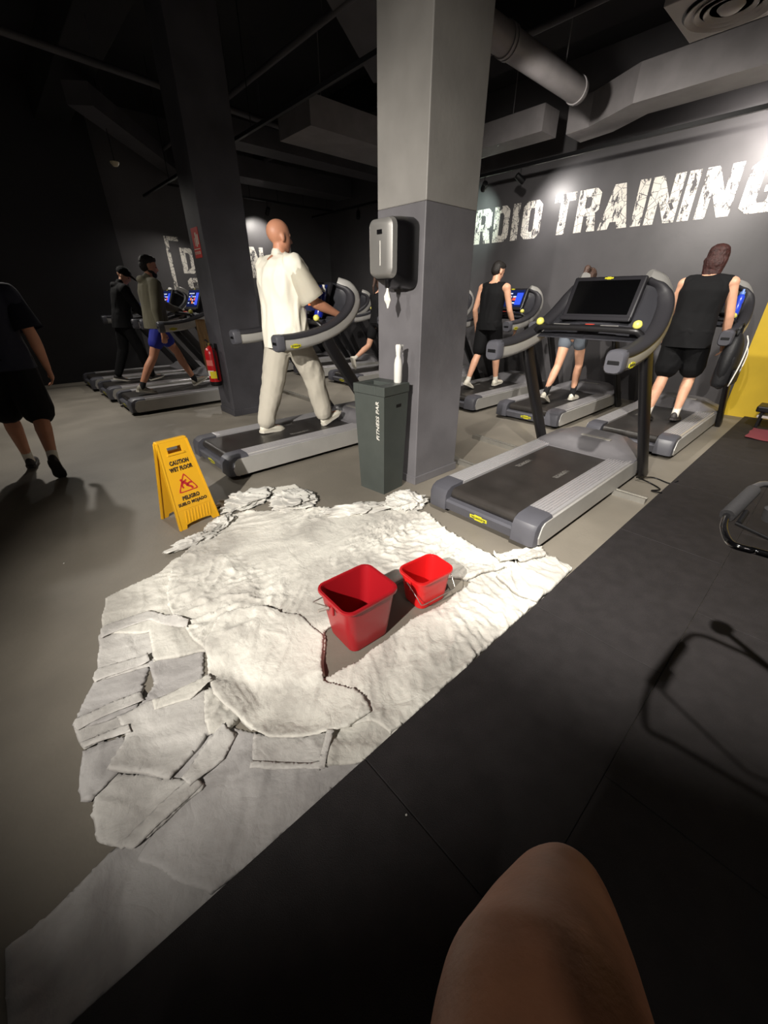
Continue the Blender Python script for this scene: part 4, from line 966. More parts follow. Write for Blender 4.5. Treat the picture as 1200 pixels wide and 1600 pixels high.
heap('twisted white cloth curled in a loop, below the bald man\'s treadmill', 458, 784, 0.17, 0.16, 0.06, 2, 0.4, 0.5)
heap('bunched white cloth against the nearest treadmill rear corner', 634, 788, 0.15, 0.12, 0.085, 3, -0.3)
heap('rolled white cloth lying before the waste bin', 562, 799, 0.27, 0.07, 0.06, 4, -0.45)
heap('white cloth rolled over the foot of the wet floor sign', 345, 822, 0.14, 0.06, 0.05, 5, 0.5)
heap('rolled cloth end at the left below the wet floor sign', 305, 848, 0.16, 0.05, 0.045, 6, 0.1)
sheet('flat white cloth corner sticking out behind the looped cloth', [(420, 763), (462, 755), (480, 772), (490, 795), (440, 800)], 0.012, 0.027, CL1, 0.018, 21, 0, 1, 8)

# ------------------------------------------------------------------ people
def cone_blob(bm, p0, p1, r0, r1, n=14, flat=1.0, ref=Vector((0, 1, 0))):
    """tapered limb with round ends; flat squeezes it along the axis across ref"""
    p0, p1 = Vector(p0), Vector(p1); T = (p1 - p0)
    L_ = T.length
    if L_ < 1e-5: return ball(bm, p0, r0)
    T.normalize(); A = T.cross(ref)
    A = A.normalized() if A.length > 0.05 else frame(T)[0]
    B = A.cross(T).normalized(); rings = []
    seq = [(-r0 * math.sin(R(a)), r0 * math.cos(R(a))) for a in (80, 55, 30)] + [(0, r0), (L_ / 2, (r0 + r1) / 2), (L_, r1)] + [(L_ + r1 * math.sin(R(a)), r1 * math.cos(R(a))) for a in (30, 55, 80)]
    for d, r in seq:
        rings.append([p0 + T * d + A * r * flat * math.cos(2 * math.pi * k / n) + B * r * math.sin(2 * math.pi * k / n) for k in range(n)])
    return loft(bm, rings)
def ell(bm, c, sx, sy, sz, M=None): return ball(bm, c, 1.0, (sx, sy, sz), M, 20, 14)
def remeshed(name, bm, m, parent, vox, smooth_it=4, cuts=(), wr=0.0, wf=10, seed=0, thick=0):
    """fuse the overlapping shapes in bm into one continuous surface"""
    me = bpy.data.meshes.new(name); bmesh.ops.recalc_face_normals(bm, faces=bm.faces); bm.to_mesh(me); bm.free()
    o = bpy.data.objects.new(name, me); COL.objects.link(o)
    md = o.modifiers.new('r', 'REMESH'); md.mode = 'VOXEL'; md.voxel_size = vox; md.adaptivity = 0
    if smooth_it: s = o.modifiers.new('s', 'SMOOTH'); s.iterations = smooth_it; s.factor = 0.5
    dg = bpy.context.evaluated_depsgraph_get(); dg.update()
    me2 = bpy.data.meshes.new_from_object(o.evaluated_get(dg)); bpy.data.objects.remove(o); bpy.data.meshes.remove(me)
    b = BM(); b.from_mesh(me2)
    for co, no in cuts:
        bmesh.ops.bisect_plane(b, geom=b.verts[:] + b.edges[:] + b.faces[:], plane_co=co, plane_no=no, clear_outer=True)
    if wr:
        b.normal_update(); off = Vector((seed, seed * 2.3, 0))
        for v in b.verts:
            q = Vector((v.co.x * wf, v.co.y * wf, v.co.z * wf * 0.45)) + off
            q = q + nvec(q * 0.5) * 0.8
            v.co += v.normal * wr * (ridge(q, 1.0) - 0.45 + 0.5 * noise.noise(q * 2.3))
    b.to_mesh(me2); b.free(); me2.materials.clear()
    return mobj(name, me2, m, parent, 'all')

def skin(name, c): return mat(name, c, 0.5, var=0.06, scale=12, bump=0.05, bscale=90)
def hairmat(name, c): return mat(name, c, 0.65, var=0.3, scale=40, bump=0.6, bscale=70)

class Fig:
    """walking figure: joints from angles in its own plane; x forward, y left, z up"""
    def __init__(s, name, H, loc, yaw, pose, label, skincol, deck=0.0, female=False, bulk=1.0, parts_group=None):
        s.H = H; s.e = empty('person', (0, 0, 0)); tag(s.e, label, 'person'); s.skin = skincol; s.f = female; s.k = bulk
        s.sex = female
        g = lambda k, d=0: R(pose.get(k, d))
        p = {}
        lean = g('lean', 3); th, sh = .243 * H, .243 * H
        pel = Vector((0, 0, 0))
        tl = .295 * H
        tdir = Vector((math.sin(lean), 0, math.cos(lean)))
        p['pelvis'] = pel; p['waist'] = pel + tdir * .10 * H; p['chest'] = pel + tdir * .22 * H; p['neckb'] = pel + tdir * .288 * H
        nl = lean + g('neck', 8); nd = Vector((math.sin(nl), 0, math.cos(nl)))
        p['neckt'] = p['neckb'] + nd * .045 * H; p['head'] = p['neckt'] + nd * .046 * H + Vector((.008 * H, 0, 0))
        sw = (.107 if female else .118) * H; hw = .052 * H
        for sd, s_ in (('L', 1), ('R', -1)):
            a = g('hip' + sd); kf = g('knee' + sd); an = g('ank' + sd, 0); tw = g('sway' + sd, 0)
            h = pel + Vector((0, s_ * hw, -.01 * H)); p['hip' + sd] = h
            kn = h + Vector((math.sin(a), s_ * math.sin(tw), -math.cos(a))).normalized() * th; p['knee' + sd] = kn
            b = a - kf; ak = kn + Vector((math.sin(b), s_ * math.sin(tw) * .3, -math.cos(b))).normalized() * sh; p['ank' + sd] = ak
            fa = b + an  # foot pitch
            p['fpitch' + sd] = fa
            shd = p['neckb'] + Vector((0, s_ * sw, -.025 * H)); p['sho' + sd] = shd
            ua = g('sh' + sd); ab = g('ab' + sd, 8); ef = g('el' + sd, 15)
            el_ = shd + Vector((math.sin(ua) * math.cos(ab), s_ * math.sin(ab), -math.cos(ua) * math.cos(ab))) * .172 * H; p['elb' + sd] = el_
            fa2 = ua + ef; ab2 = g('ab2' + sd, pose.get('ab' + sd, 8) * .3)
            wr_ = el_ + Vector((math.sin(fa2) * math.cos(ab2), s_ * math.sin(ab2), -math.cos(fa2) * math.cos(ab2))) * .148 * H; p['wri' + sd] = wr_
        # drop so that the lowest sole touches the deck
        low = 9
        for sd in 'LR':
            ak = p['ank' + sd]; f = p['fpitch' + sd]
            fd = Vector((math.cos(f), 0, math.sin(f))); dn = Vector((math.sin(f), 0, -math.cos(f)))
            heel = ak + dn * .042 * H - fd * .03 * H; toe = ak + dn * .042 * H + fd * .105 * H
            p['heel' + sd], p['toe' + sd], p['fd' + sd], p['dn' + sd] = heel, toe, fd, dn
            low = min(low, heel.z, toe.z)
        off = Vector((0, 0, deck - low + pose.get('air', 0)))
        M = Matrix.Translation(Vector((loc[0], loc[1], 0)) + off) @ Matrix.Rotation(R(yaw), 4, 'Z')
        M3 = M.to_3x3()
        for k, v in p.items():
            if isinstance(v, Vector): p[k] = (M3 @ v) if k[:2] in ('fd', 'dn') else (M @ v)
        s.p = p; s.fwd = M3 @ Vector((1, 0, 0)); s.lat = M3 @ Vector((0, 1, 0)); s.up = Vector((0, 0, 1))
        hy = R(pose.get('hyaw', 0)); s.hf = Matrix.Rotation(hy, 3, 'Z') @ s.fwd
        hp = R(pose.get('hpitch', 8)) + 0
        s.hf = (s.hf * math.cos(hp) - s.up * math.sin(hp)).normalized(); s.hl = s.up.cross(s.hf).normalized(); s.hu = s.hf.cross(s.hl)
        s.HM = Matrix((s.hf, s.hl, s.hu)).transposed()
        s.tdir = M3 @ tdir; s.TM = Matrix((s.fwd - s.tdir * s.fwd.dot(s.tdir), s.lat, s.tdir)).transposed()
    def hp(s, x, y, z): return s.p['head'] + s.HM @ Vector((x, y, z)) * s.H
    def body(s, vox=0.009, hands=True):
        H, p, k = s.H, s.p, s.k; b = BM(); ft = s.fwd
        ell(b, p['pelvis'], .062 * H * k, (.092 if not s.f else .098) * H * k, .065 * H, s.TM.to_4x4())
        ell(b, p['waist'], .055 * H * k, (.078 if not s.f else .068) * H * k, .085 * H, s.TM.to_4x4())
        ell(b, p['chest'], .064 * H * k, (.098 if not s.f else .085) * H * k, .10 * H, s.TM.to_4x4())
        for sd in 'LR':
            cone_blob(b, p['neckb'] - s.tdir * .01 * H, p['sho' + sd], .034 * H, .033 * H * k)
            cone_blob(b, p['sho' + sd], p['elb' + sd], .030 * H * k, .022 * H * k)
            cone_blob(b, p['elb' + sd], p['elb' + sd].lerp(p['wri' + sd], .3), .0225 * H * k, .023 * H * k); cone_blob(b, p['elb' + sd].lerp(p['wri' + sd], .3), p['wri' + sd], .023 * H * k, .0145 * H)
            s.hand(b, sd)
            cone_blob(b, p['hip' + sd], p['knee' + sd], .051 * H * k, .030 * H * k)
            bk = -s.fwd * .006 * H
            cone_blob(b, p['knee' + sd], p['knee' + sd].lerp(p['ank' + sd], .32) + bk, .0295 * H * k, .032 * H * k); cone_blob(b, p['knee' + sd].lerp(p['ank' + sd], .32) + bk, p['ank' + sd], .032 * H * k, .0185 * H)
            cone_blob(b, p['ank' + sd] + p['dn' + sd] * .018 * H, p['toe' + sd] - p['fd' + sd] * .03 * H - p['dn' + sd] * .015 * H, .02 * H, .014 * H)
        cone_blob(b, p['neckb'] - s.tdir * .02 * H, p['head'] - s.hu * .02 * H, .034 * H * (1 if not s.f else .85), .031 * H * (1 if not s.f else .85))
        # head: cranium, face, jaw, nose, brow, lips, ears
        HM4 = s.HM.to_4x4()
        ell(b, s.hp(-.006, 0, .022), .055 * H, .0435 * H, .050 * H, HM4)
        ell(b, s.hp(.012, 0, -.008), .040 * H, .037 * H, .052 * H, HM4)
        ell(b, s.hp(.024, 0, -.043), .022 * H, .024 * H, .018 * H, HM4)
        cone_blob(b, s.hp(.048, 0, .006), s.hp(.058, 0, -.013), .005 * H, .0075 * H)
        cone_blob(b, s.hp(.044, .018, .014), s.hp(.044, -.018, .014), .006 * H, .006 * H)
        cone_blob(b, s.hp(.044, .010, -.030), s.hp(.044, -.010, -.030), .0055 * H, .0055 * H)
        for y in (-1, 1):
            ell(b, s.hp(-.002, y * .044, -.002), .011 * H, .006 * H, .019 * H, HM4)
        s.bodyo = remeshed('body', b, s.skin, s.e, vox, 3)
        em_ = mat('eye_dark', '#1c1512', 0.3)
        for y in (-1, 1):
            b = BM(); ell(b, s.hp(.0455, y * .017, .004), .006 * H, .009 * H, .004 * H, HM4); obj('eye', b, em_, s.e, 'all')
        return s
    def hand(s, b, sd, curl=None):
        H, p = s.H, s.p; w_ = p['wri' + sd]; d = (w_ - p['elb' + sd]).normalized(); sg = 1 if sd == 'L' else -1
        inn = (-s.lat * sg); inn = (inn - d * inn.dot(d)).normalized(); ac = d.cross(inn).normalized()   # ac: across the palm
        if ac.dot(s.fwd) < 0: ac = -ac
        pm = w_ + d * .028 * H
        cone_blob(b, w_ + d * .006 * H - ac * .006 * H, w_ + d * .045 * H - ac * .008 * H, .0115 * H, .0105 * H); cone_blob(b, w_ + d * .006 * H + ac * .006 * H, w_ + d * .045 * H + ac * .010 * H, .0115 * H, .0105 * H)
        c = R(25)
        for i, (o, ln) in enumerate(((.0165, .044), (.0055, .049), (-.0055, .046), (-.0165, .036))):
            r = .0050 * H; q0 = w_ + d * .050 * H + ac * o * 1.12 * H
            q1 = q0 + (d * math.cos(c) + inn * math.sin(c)) * ln * .45 * H; q2 = q1 + (d * math.cos(c * 2.4) + inn * math.sin(c * 2.4)) * ln * .5 * H
            cone_blob(b, q0, q1, r, r * .95, 8); cone_blob(b, q1, q2, r * .95, r * .8, 8)
        t0 = w_ + d * .014 * H + ac * .012 * H; t1 = t0 + (d * .6 + ac * .7 + inn * .35).normalized() * .026 * H; t2 = t1 + (d * .9 + ac * .15 + inn * .35).normalized() * .022 * H
        cone_blob(b, t0, t1, .0068 * H, .006 * H, 8); cone_blob(b, t1, t2, .006 * H, .005 * H, 8)
    def top(s, name, m, sleeve=0.0, hem=0.0, ease=1.12, vox=0.011, wr=0.006, straps=False, seed=1, collar=False, hemdrop=0):
        """sleeve: 0 none, 1 half, 2 full; hem: fraction of H below pelvis"""
        H, p, k = s.H, s.p, s.k * ease; b = BM(); TM = s.TM.to_4x4()
        hp_ = p['pelvis'] - s.tdir * hem * H
        dd = [p['chest'], p['waist'], p['pelvis'], hp_ - Vector((0, 0, .03 * H))]
        wd = [(.068, .098 if not s.f else .086), (.064, .088 if not s.f else .074), (.070, .096), (.072, .100)]
        for i in range(3):
            pass
        rings = []; TM3 = s.TM; sl = sleeve > 0
        prof = [(-.02, .02, .04), (0, .045, .075), (.03, .062, .094)] if sl else [(-.02, .02, .035), (0, .042, .062), (.03, .060, .086)]
        base = p['neckb']; axis = dd[0] - base
        for t, a, l_ in prof: rings.append((base - s.tdir * t * H, a, l_ * (1 if not s.f else .88)))
        for i in range(3):
            for t in (0, .33, .66): rings.append((dd[i].lerp(dd[i + 1], t), wd[i][0] * (1 - t) + wd[i + 1][0] * t, wd[i][1] * (1 - t) + wd[i + 1][1] * t))
        rings.append((dd[3], wd[3][0], wd[3][1]))
        rings = [[c + TM3 @ Vector((a * H * k * math.cos(R(15 * q)), l_ * H * k * (abs(math.sin(R(15 * q))) ** .85) * (1 if math.sin(R(15 * q)) >= 0 else -1), 0)) for q in range(24)] for c, a, l_ in rings]
        loft(b, rings)
        cuts = []
        cuts.append((hp_, Vector((0, 0, -1))))
        for sd in 'LR':
            r_ = .036 if sleeve else .030
            cone_blob(b, p['neckb'] - s.tdir * .012 * H, p['sho' + sd] - (p['sho' + sd] - p['neckb']) * (0 if sleeve else .22), .040 * H, (r_ if sleeve else .031) * H * k)
            if sleeve >= 2:
                cone_blob(b, p['sho' + sd], p['elb' + sd], .037 * H * k, .030 * H * k); cone_blob(b, p['elb' + sd], p['wri' + sd] - (p['wri' + sd] - p['elb' + sd]) * .06, .030 * H * k, .021 * H * k)
            elif sleeve:
                e_ = p['sho' + sd].lerp(p['elb' + sd], .25); cone_blob(b, p['sho' + sd], e_, .037 * H * k, .036 * H * k)
                bs = BM(); rs = []; ax = (p['elb' + sd] - p['sho' + sd]); A_, B_ = frame(ax, s.lat); 
                for t_ in range(9):
                    u = t_ / 8 * sleeve; rad = (.034 + .012 * u) * H * k
                    rs.append([p['sho' + sd] + ax * u - Vector((0, 0, .012 * H * u)) + (A_ * math.cos(R(18 * q)) * .95 + B_ * math.sin(R(18 * q)) * 1.05) * rad * (1 + .05 * math.sin(q * 1.9 + t_ * .5 + seed) * u) for q in range(20)])
                loft(bs, rs, cap=False); bmesh.ops.solidify(bs, geom=bs.faces[:], thickness=.004); s.slv = getattr(s, 'slv', []) + [bs]
        # neck opening
        cone_blob(b, p['neckb'] - s.tdir * .02 * H, p['neckb'] + s.tdir * (.022 if collar else .004) * H, .040 * H, .037 * H if collar else .03 * H)
        if collar == 'hood': ell(b, p['neckb'] - s.fwd * .045 * H + s.up * .005 * H, .035 * H, .055 * H, .03 * H)
        o = remeshed(name, b, m, s.e, vox, 4, cuts, wr, 9, seed)
        for bs in getattr(s, 'slv', []): obj('sleeve', bs, m, o, 'all')
        s.slv = []
        return o
    def legs(s, name, m, upto='knee', frac=1.0, ease=1.15, vox=0.011, wr=0.005, flare=1.0, seed=2, ankle_r=.03):
        H, p, k = s.H, s.p, s.k * ease; b = BM(); TM = s.TM.to_4x4()
        ell(b, p['pelvis'], .067 * H * k, .094 * H * k, .058 * H, TM); ell(b, p['pelvis'] + s.tdir * .04 * H, .06 * H * k, .084 * H * k, .03 * H, TM)
        for sd in 'LR':
            if upto == 'knee':
                e_ = p['hip' + sd].lerp(p['knee' + sd], frac); cone_blob(b, p['hip' + sd], e_, .054 * H * k, (.054 - .012 * frac) * H * k * flare)
            else:
                cone_blob(b, p['hip' + sd], p['knee' + sd], .054 * H * k, .040 * H * k * flare); cone_blob(b, p['knee' + sd], p['knee' + sd].lerp(p['ank' + sd], frac), .040 * H * k * flare, ankle_r * H * k)
        return remeshed(name, b, m, s.e, vox, 3, (), wr, 9, seed)
    def shoes(s, m, sole=None, sock=None, sockh=.1):
        H, p = s.H, s.p
        for sd in 'LR':
            b = BM(); fd, dn = p['fd' + sd], p['dn' + sd]; hl, te = p['heel' + sd], p['toe' + sd]; lat = s.lat
            M_ = Matrix((fd, fd.cross(dn).normalized(), -dn)).transposed()
            def q(x, y, z): return hl + M_ @ Vector((x, y, z)) * H
            rings = []
            for x, w_, h_ in ((-.004, .010, .030), (.006, .0195, .046), (.03, .0215, .050), (.052, .0215, .045), (.075, .024, .034), (.10, .0255, .027), (.122, .022, .022), (.137, .012, .015)):
                rings.append([q(x, w_ * math.cos(R(a)), .006 + (h_ - .006) * max(0, math.sin(R(a))) ** .8) for a in (0, 25, 50, 75, 90, 105, 130, 155, 180)])
            loft(b, rings); sh_ = obj('shoe', b, m, s.e, 'all')
            b = BM(); rings = []
            for x, w_ in ((-.008, .010), (.004, .0215), (.03, .0235), (.055, .0225), (.08, .0255), (.10, .027), (.124, .0235), (.141, .012)):
                rings.append([q(x, -w_, -.004 if x < .12 else .002), q(x, w_, -.004 if x < .12 else .002), q(x, w_, .009), q(x, -w_, .009)])
            loft(b, rings); obj('sole', b, sole or m, sh_, 30)
            if sock:
                b = BM(); cone_blob(b, p['ank' + sd] + dn * .02 * H, p['ank' + sd].lerp(p['knee' + sd], sockh / .243), .0215 * H, (.022 if sockh < .1 else .026) * H); obj('sock', b, sock, s.e, 'all')
        return s
    def hair(s, m, kind='short', vox=0.008, seed=1):
        H = s.H; b = BM(); HM4 = s.HM.to_4x4()
        if kind in ('short', 'fade'):
            ell(b, s.hp(-.010, 0, .032), .054 * H, .045 * H, .046 * H, HM4)
            if kind == 'short': ell(b, s.hp(-.024, 0, .006), .040 * H, .043 * H, .042 * H, HM4); ell(b, s.hp(.02, 0, .052), .03 * H, .036 * H, .022 * H, HM4)
        elif kind == 'mop':
            ell(b, s.hp(-.008, 0, .026), .062 * H, .053 * H, .055 * H, HM4); ell(b, s.hp(-.026, 0, -.01), .044 * H, .050 * H, .06 * H, HM4)
            for i in range(11):
                a = -1.35 + 2.7 * i / 10; r1 = .046; cone_blob(b, s.hp(-.02 - .03 * math.cos(a), r1 * math.sin(a), .0), s.hp(-.016 - .03 * math.cos(a), r1 * .8 * math.sin(a), -.085 - .012 * (i % 3)), .014 * H, .006 * H)
            ell(b, s.hp(-.02, 0, .045), .05 * H, .05 * H, .036 * H, HM4)
        elif kind == 'tied':
            ell(b, s.hp(-.010, 0, .026), .056 * H, .047 * H, .050 * H, HM4); ell(b, s.hp(-.024, 0, .0), .040 * H, .043 * H, .045 * H, HM4)
            cone_blob(b, s.hp(-.052, 0, .045), s.hp(-.085, .006, .05), .018 * H, .022 * H); cone_blob(b, s.hp(-.085, .006, .05), s.hp(-.105, .01, -.03), .022 * H, .012 * H); cone_blob(b, s.hp(-.105, .01, -.03), s.hp(-.09, .012, -.10), .014 * H, .005 * H)
        elif kind == 'cap':
            ell(b, s.hp(-.006, 0, .032), .060 * H, .050 * H, .044 * H, HM4); cone_blob(b, s.hp(.03, 0, .03), s.hp(.085, 0, .018), .034 * H, .026 * H, flat=.22)
        if kind == 'fade' or kind == 'beard':
            pass
        return remeshed('hair' if kind != 'cap' else 'cap', b, m, s.e, vox, 2, (), 0.004, 60, seed)
    def beard(s, m):
        H = s.H; b = BM(); HM4 = s.HM.to_4x4(); ell(b, s.hp(.024, 0, -.048), .027 * H, .030 * H, .022 * H, HM4); ell(b, s.hp(.008, 0, -.028), .034 * H, .0385 * H, .020 * H, HM4)
        return remeshed('beard', b, m, s.e, .007, 2, (), .003, 60, 3)

SK1 = skin('skin_tan', '#c0876a'); SK2 = skin('skin_light', '#d3a083'); SK3 = skin('skin_brown', '#9a6a50')
BLKF = mat('black_fabric', '#0d0d0f', 0.85, bump=0.25, bscale=14, spec=0.25)
NAVY = mat('navy_fabric', '#17192a', 0.85); OLIVE = mat('olive_fabric', '#5f5b4a', 0.9, bump=0.2, bscale=120); BLUF = mat('blue_shorts', '#1a2590', 0.7)
CREAM = mat('cream_shirt', '#e4dfd0', 0.85, bump=0.6, bscale=9); BEIGE = mat('light_grey_sweatpants', '#b2ac9f', 0.9, bump=0.6, bscale=11)
GREYF = mat('grey_shorts', '#5c636c', 0.8); WSHOE = mat('white_shoe', '#dcd7c8', 0.6); DSHOE = mat('dark_shoe', '#2b2726', 0.6); GSHOE = mat('grey_shoe', '#8a8578', 0.6)
WSOLE = mat('pale_sole', '#c9c4b8', 0.6); WSOCK = mat('white_sock', '#d8d2c6', 0.9); BSOCK = mat('black_sock', '#17171a', 0.9)
HBLK = hairmat('hair_black', '#17120f'); HBRN = hairmat('hair_brown', '#3a261c'); HRED = hairmat('hair_reddish', '#351612')

# bald man in white on the treadmill
f = Fig('', 1.89, (2.10, 3.70), 2, dict(lean=1, neck=4, hpitch=2, hyaw=-8, hipR=27, kneeR=14, ankR=8, hipL=-17, kneeL=3, ankL=16, shR=28, elR=40, abR=12, shL=18, elL=30, abL=8),
        'bald man in a loose white t-shirt and light grey sweatpants walking on a treadmill', SK1, 0.206, bulk=1.12)
f.body(); f.top('t_shirt', CREAM, sleeve=0.85, hem=.085, ease=1.28, wr=.013, seed=3, collar=True); f.legs('sweatpants', BEIGE, 'ank', .92, 1.18, wr=.008, flare=1.15, ankle_r=.036); f.shoes(WSHOE, WSOLE, WSOCK, .04)
bald = f
# man in olive jacket
f = Fig('', 1.84, (1.80, 6.80), 2, dict(lean=4, neck=6, hpitch=8, hyaw=-10, hipR=-24, kneeR=10, ankR=20, hipL=30, kneeL=8, ankL=0, shR=-14, elR=14, abR=12, shL=38, elL=30, abL=10),
        'bearded man in an olive jacket and blue shorts walking on a far treadmill', SK1, 0.206)
f.body(.010); f.top('jacket', OLIVE, 2, .03, 1.2, seed=5, collar='hood'); f.legs('shorts', BLUF, 'knee', .55, 1.12); f.shoes(GSHOE, WSOLE, BSOCK, .03); f.hair(HBLK, 'short'); f.beard(HBLK)
olive = f
f = Fig('', 1.72, (1.62, 7.95), 2, dict(lean=12, neck=16, hpitch=28, hyaw=-35, hipR=16, kneeR=6, hipL=-12, kneeL=14, ankL=10, shR=18, elR=30, shL=30, elL=40, abR=14),
        'person dressed all in black with a dark cap, farthest left on a treadmill', SK2, 0.206)
f.body(.011); f.top('sweatshirt', BLKF, 2, .05, 1.2, seed=6, collar='hood'); f.legs('trousers', BLKF, 'ank', .95, 1.15); f.shoes(DSHOE, WSOLE); f.hair(BLKF, 'cap')
# walking man at far left
f = Fig('', 1.82, (-0.02, 4.72), 82, dict(lean=2, neck=6, hpitch=5, hipL=14, kneeL=6, ankL=-8, hipR=-4, kneeR=38, ankR=-14, swayL=2, swayR=3, shR=-10, elR=18, abR=12, shL=14, elL=20, abL=10),
        'person in a navy t-shirt and black shorts walking away at the left edge', SK1, 0.0, bulk=1.08)
f.body(.009); f.top('t_shirt', NAVY, .8, .04, 1.2, seed=7); f.legs('shorts', BLKF, 'knee', .92, 1.25, flare=1.2); f.shoes(DSHOE, DSHOE, WSOCK, .035); f.hair(HBLK, 'short')
# man in black sleeveless top
f = Fig('', 1.70, (5.42, 3.66), 0, dict(lean=3, neck=10, hpitch=18, hyaw=-18, hipR=22, kneeR=14, ankR=-2, hipL=-10, kneeL=18, ankL=6, shR=10, elR=24, abR=12, shL=-8, elL=30, abL=12),
        'dark haired man in a black sleeveless top walking on the treadmill right of the column', SK2, 0.206)
f.body(.010); f.top('tank_top', BLKF, 0, .05, 1.14, seed=8); f.legs('shorts', BLKF, 'knee', .85, 1.22); f.shoes(WSHOE, WSOLE, WSOCK, .03); f.hair(HBLK, 'short')
# woman in grey shorts
f = Fig('', 1.58, (5.45, 2.40), 0, dict(lean=5, neck=12, hpitch=14, hyaw=6, hipL=-16, kneeL=16, ankL=4, hipR=22, kneeR=22, ankR=0, shR=10, elR=60, shL=-6, elL=60),
        'woman in tight grey shorts and black socks walking behind the near console', SK2, 0.206, True)
f.body(.010); f.top('top', BLKF, 0, -.01, 1.05, seed=9); f.legs('shorts', GREYF, 'knee', .30, 1.06, wr=.001); f.shoes(WSHOE, WSOLE, BSOCK, .10); f.hair(HBRN, 'tied')
# person with reddish hair
f = Fig('', 1.70, (5.40, 1.18), -2, dict(lean=7, neck=8, hpitch=10, hyaw=4, hipR=14, kneeR=28, ankR=6, hipL=-8, kneeL=14, ankL=8, swayR=4, shR=2, elR=14, abR=14, shL=4, elL=20, abL=10),
        'person with reddish brown hair in a loose black tank top and shorts, seen from behind', SK2, 0.206, bulk=1.06)
f.body(.009); f.top('tank_top', BLKF, 0, .08, 1.22, seed=10); f.legs('shorts', BLKF, 'knee', .80, 1.3, flare=1.15); f.shoes(DSHOE, DSHOE, WSOCK, .045); f.hair(HRED, 'mop')
# runner between the bald man and the column
f = Fig('', 1.64, (5.36, 6.05), 0, dict(lean=6, neck=8, hpitch=6, hipR=28, kneeR=30, hipL=-22, kneeL=38, ankL=-10, shR=-20, elR=70, shL=28, elL=70),
        'runner in black partly hidden behind the middle column', SK2, 0.206, True)
f.body(.011); f.top('top', BLKF, .8, .0, 1.1, seed=11); f.legs('shorts', BLKF, 'knee', .55, 1.12); f.shoes(WSHOE, WSOLE, WSOCK, .03); f.hair(HBRN, 'tied')

# towels and bag carried or hung
def hanging(label, top, w_, h_, m, ydir, seed, name='towel', d=0.03):
    b = BM(); nx, nz = 14, 18; rows_ = []
    for j in range(nz + 1):
        t = j / nz; row = []
        for i in range(nx + 1):
            u = i / nx - .5; fold = .016 * math.sin(i * 1.25 + seed) * (0.3 + t) + .006 * noise.noise(Vector((i * .5, j * .3, seed)))
            row.append(b.verts.new(Vector(top) + Vector((u * w_ * (0.75 + .25 * t) + .05 * t * t, ydir * fold, -h_ * t - .02 * math.sin(i * .7) * t))))
        rows_.append(row)
    for j in range(nz):
        for i in range(nx): b.faces.new((rows_[j][i], rows_[j][i + 1], rows_[j + 1][i + 1], rows_[j + 1][i]))
    bmesh.ops.solidify(b, geom=b.faces[:], thickness=.006)
    return tag(obj(name, b, m, None, 'all'), label, 'towel')
hanging('beige towel hanging from the handrail, held by the olive-jacket man', at(312, 499, Y=6.30), 0.17, 0.72, mat('beige_towel', '#a98a64', 0.95, bump=.3, bscale=90), 1, 1)
hanging('black towel with pale stripes hanging on the crossbar before the bald man', (2.235, 3.62, 1.262), 0.03, 0.36, BLKF, 1, 2)

# photographer: bare knee coming in at the bottom edge, seated body behind the camera
e = empty('person', (0, 0, 0)); tag(e, 'seated viewer whose bare bent knee fills the bottom edge', 'person')
SKN = mat('skin_knee', '#b27a5a', 0.55, var=0.10, scale=16, bump=0.12, bscale=140)
hipR_, kneeR_ = Vector((-.10, -.18, .93)), at(876, 1424, Z=.742)
ankR_ = Vector((.30, .02, .16)); hipL_, kneeL_, ankL_ = Vector((-.20, -.10 + .16, .70)), Vector((-.12, .52, .66)), Vector((-.06, .55, .15))
b = BM()
mid_ = Vector((.165, -.035, .835))
cone_blob(b, hipR_, mid_, .115, .100, 24); cone_blob(b, mid_, mid_.lerp(kneeR_, .6), .100, .083, 24); cone_blob(b, mid_.lerp(kneeR_, .6), kneeR_, .083, .068, 24)
ball(b, kneeR_ + Vector((.016, .006, .016)), .050); cone_blob(b, kneeR_ - Vector((0.005, 0, .03)), kneeR_.lerp(ankR_, .35) - Vector((.03, .01, 0)), .060, .060, 20); cone_blob(b, kneeR_.lerp(ankR_, .35) - Vector((.03, .01, 0)), ankR_, .058, .036, 20)
cone_blob(b, ankR_, ankR_ + Vector((.14, .03, -.07)), .036, .026)
hipL_ = Vector((-.32, .0, .88)); kneeL_ = Vector((-.38, .10, .52)); ankL_ = Vector((-.44, .12, .14))
cone_blob(b, hipL_, kneeL_, .10, .062, 20); cone_blob(b, kneeL_, ankL_, .058, .036, 20); cone_blob(b, ankL_, ankL_ + Vector((.05, .13, -.07)), .036, .026)
yawf = Matrix.Rotation(R(40), 4, 'Z')
pel = Vector((-.25, -.14, .93)); ell(b, pel, .13, .17, .12, yawf); ell(b, pel + Vector((-.02, -.02, .2)), .11, .15, .18, yawf)
ell(b, pel + Vector((-.03, -.03, .40)), .12, .18, .17, yawf); nk = pel + Vector((-.06, -.06, .56)); hd = nk + Vector((-.02, -.02, .20))
cone_blob(b, nk, hd, .055, .055); ell(b, hd + Vector((0, 0, .02)), .10, .08, .115, yawf); ell(b, hd + Vector((.05, .05, -.05)), .05, .05, .05)
lat_ = Vector((-.64, .77, 0))
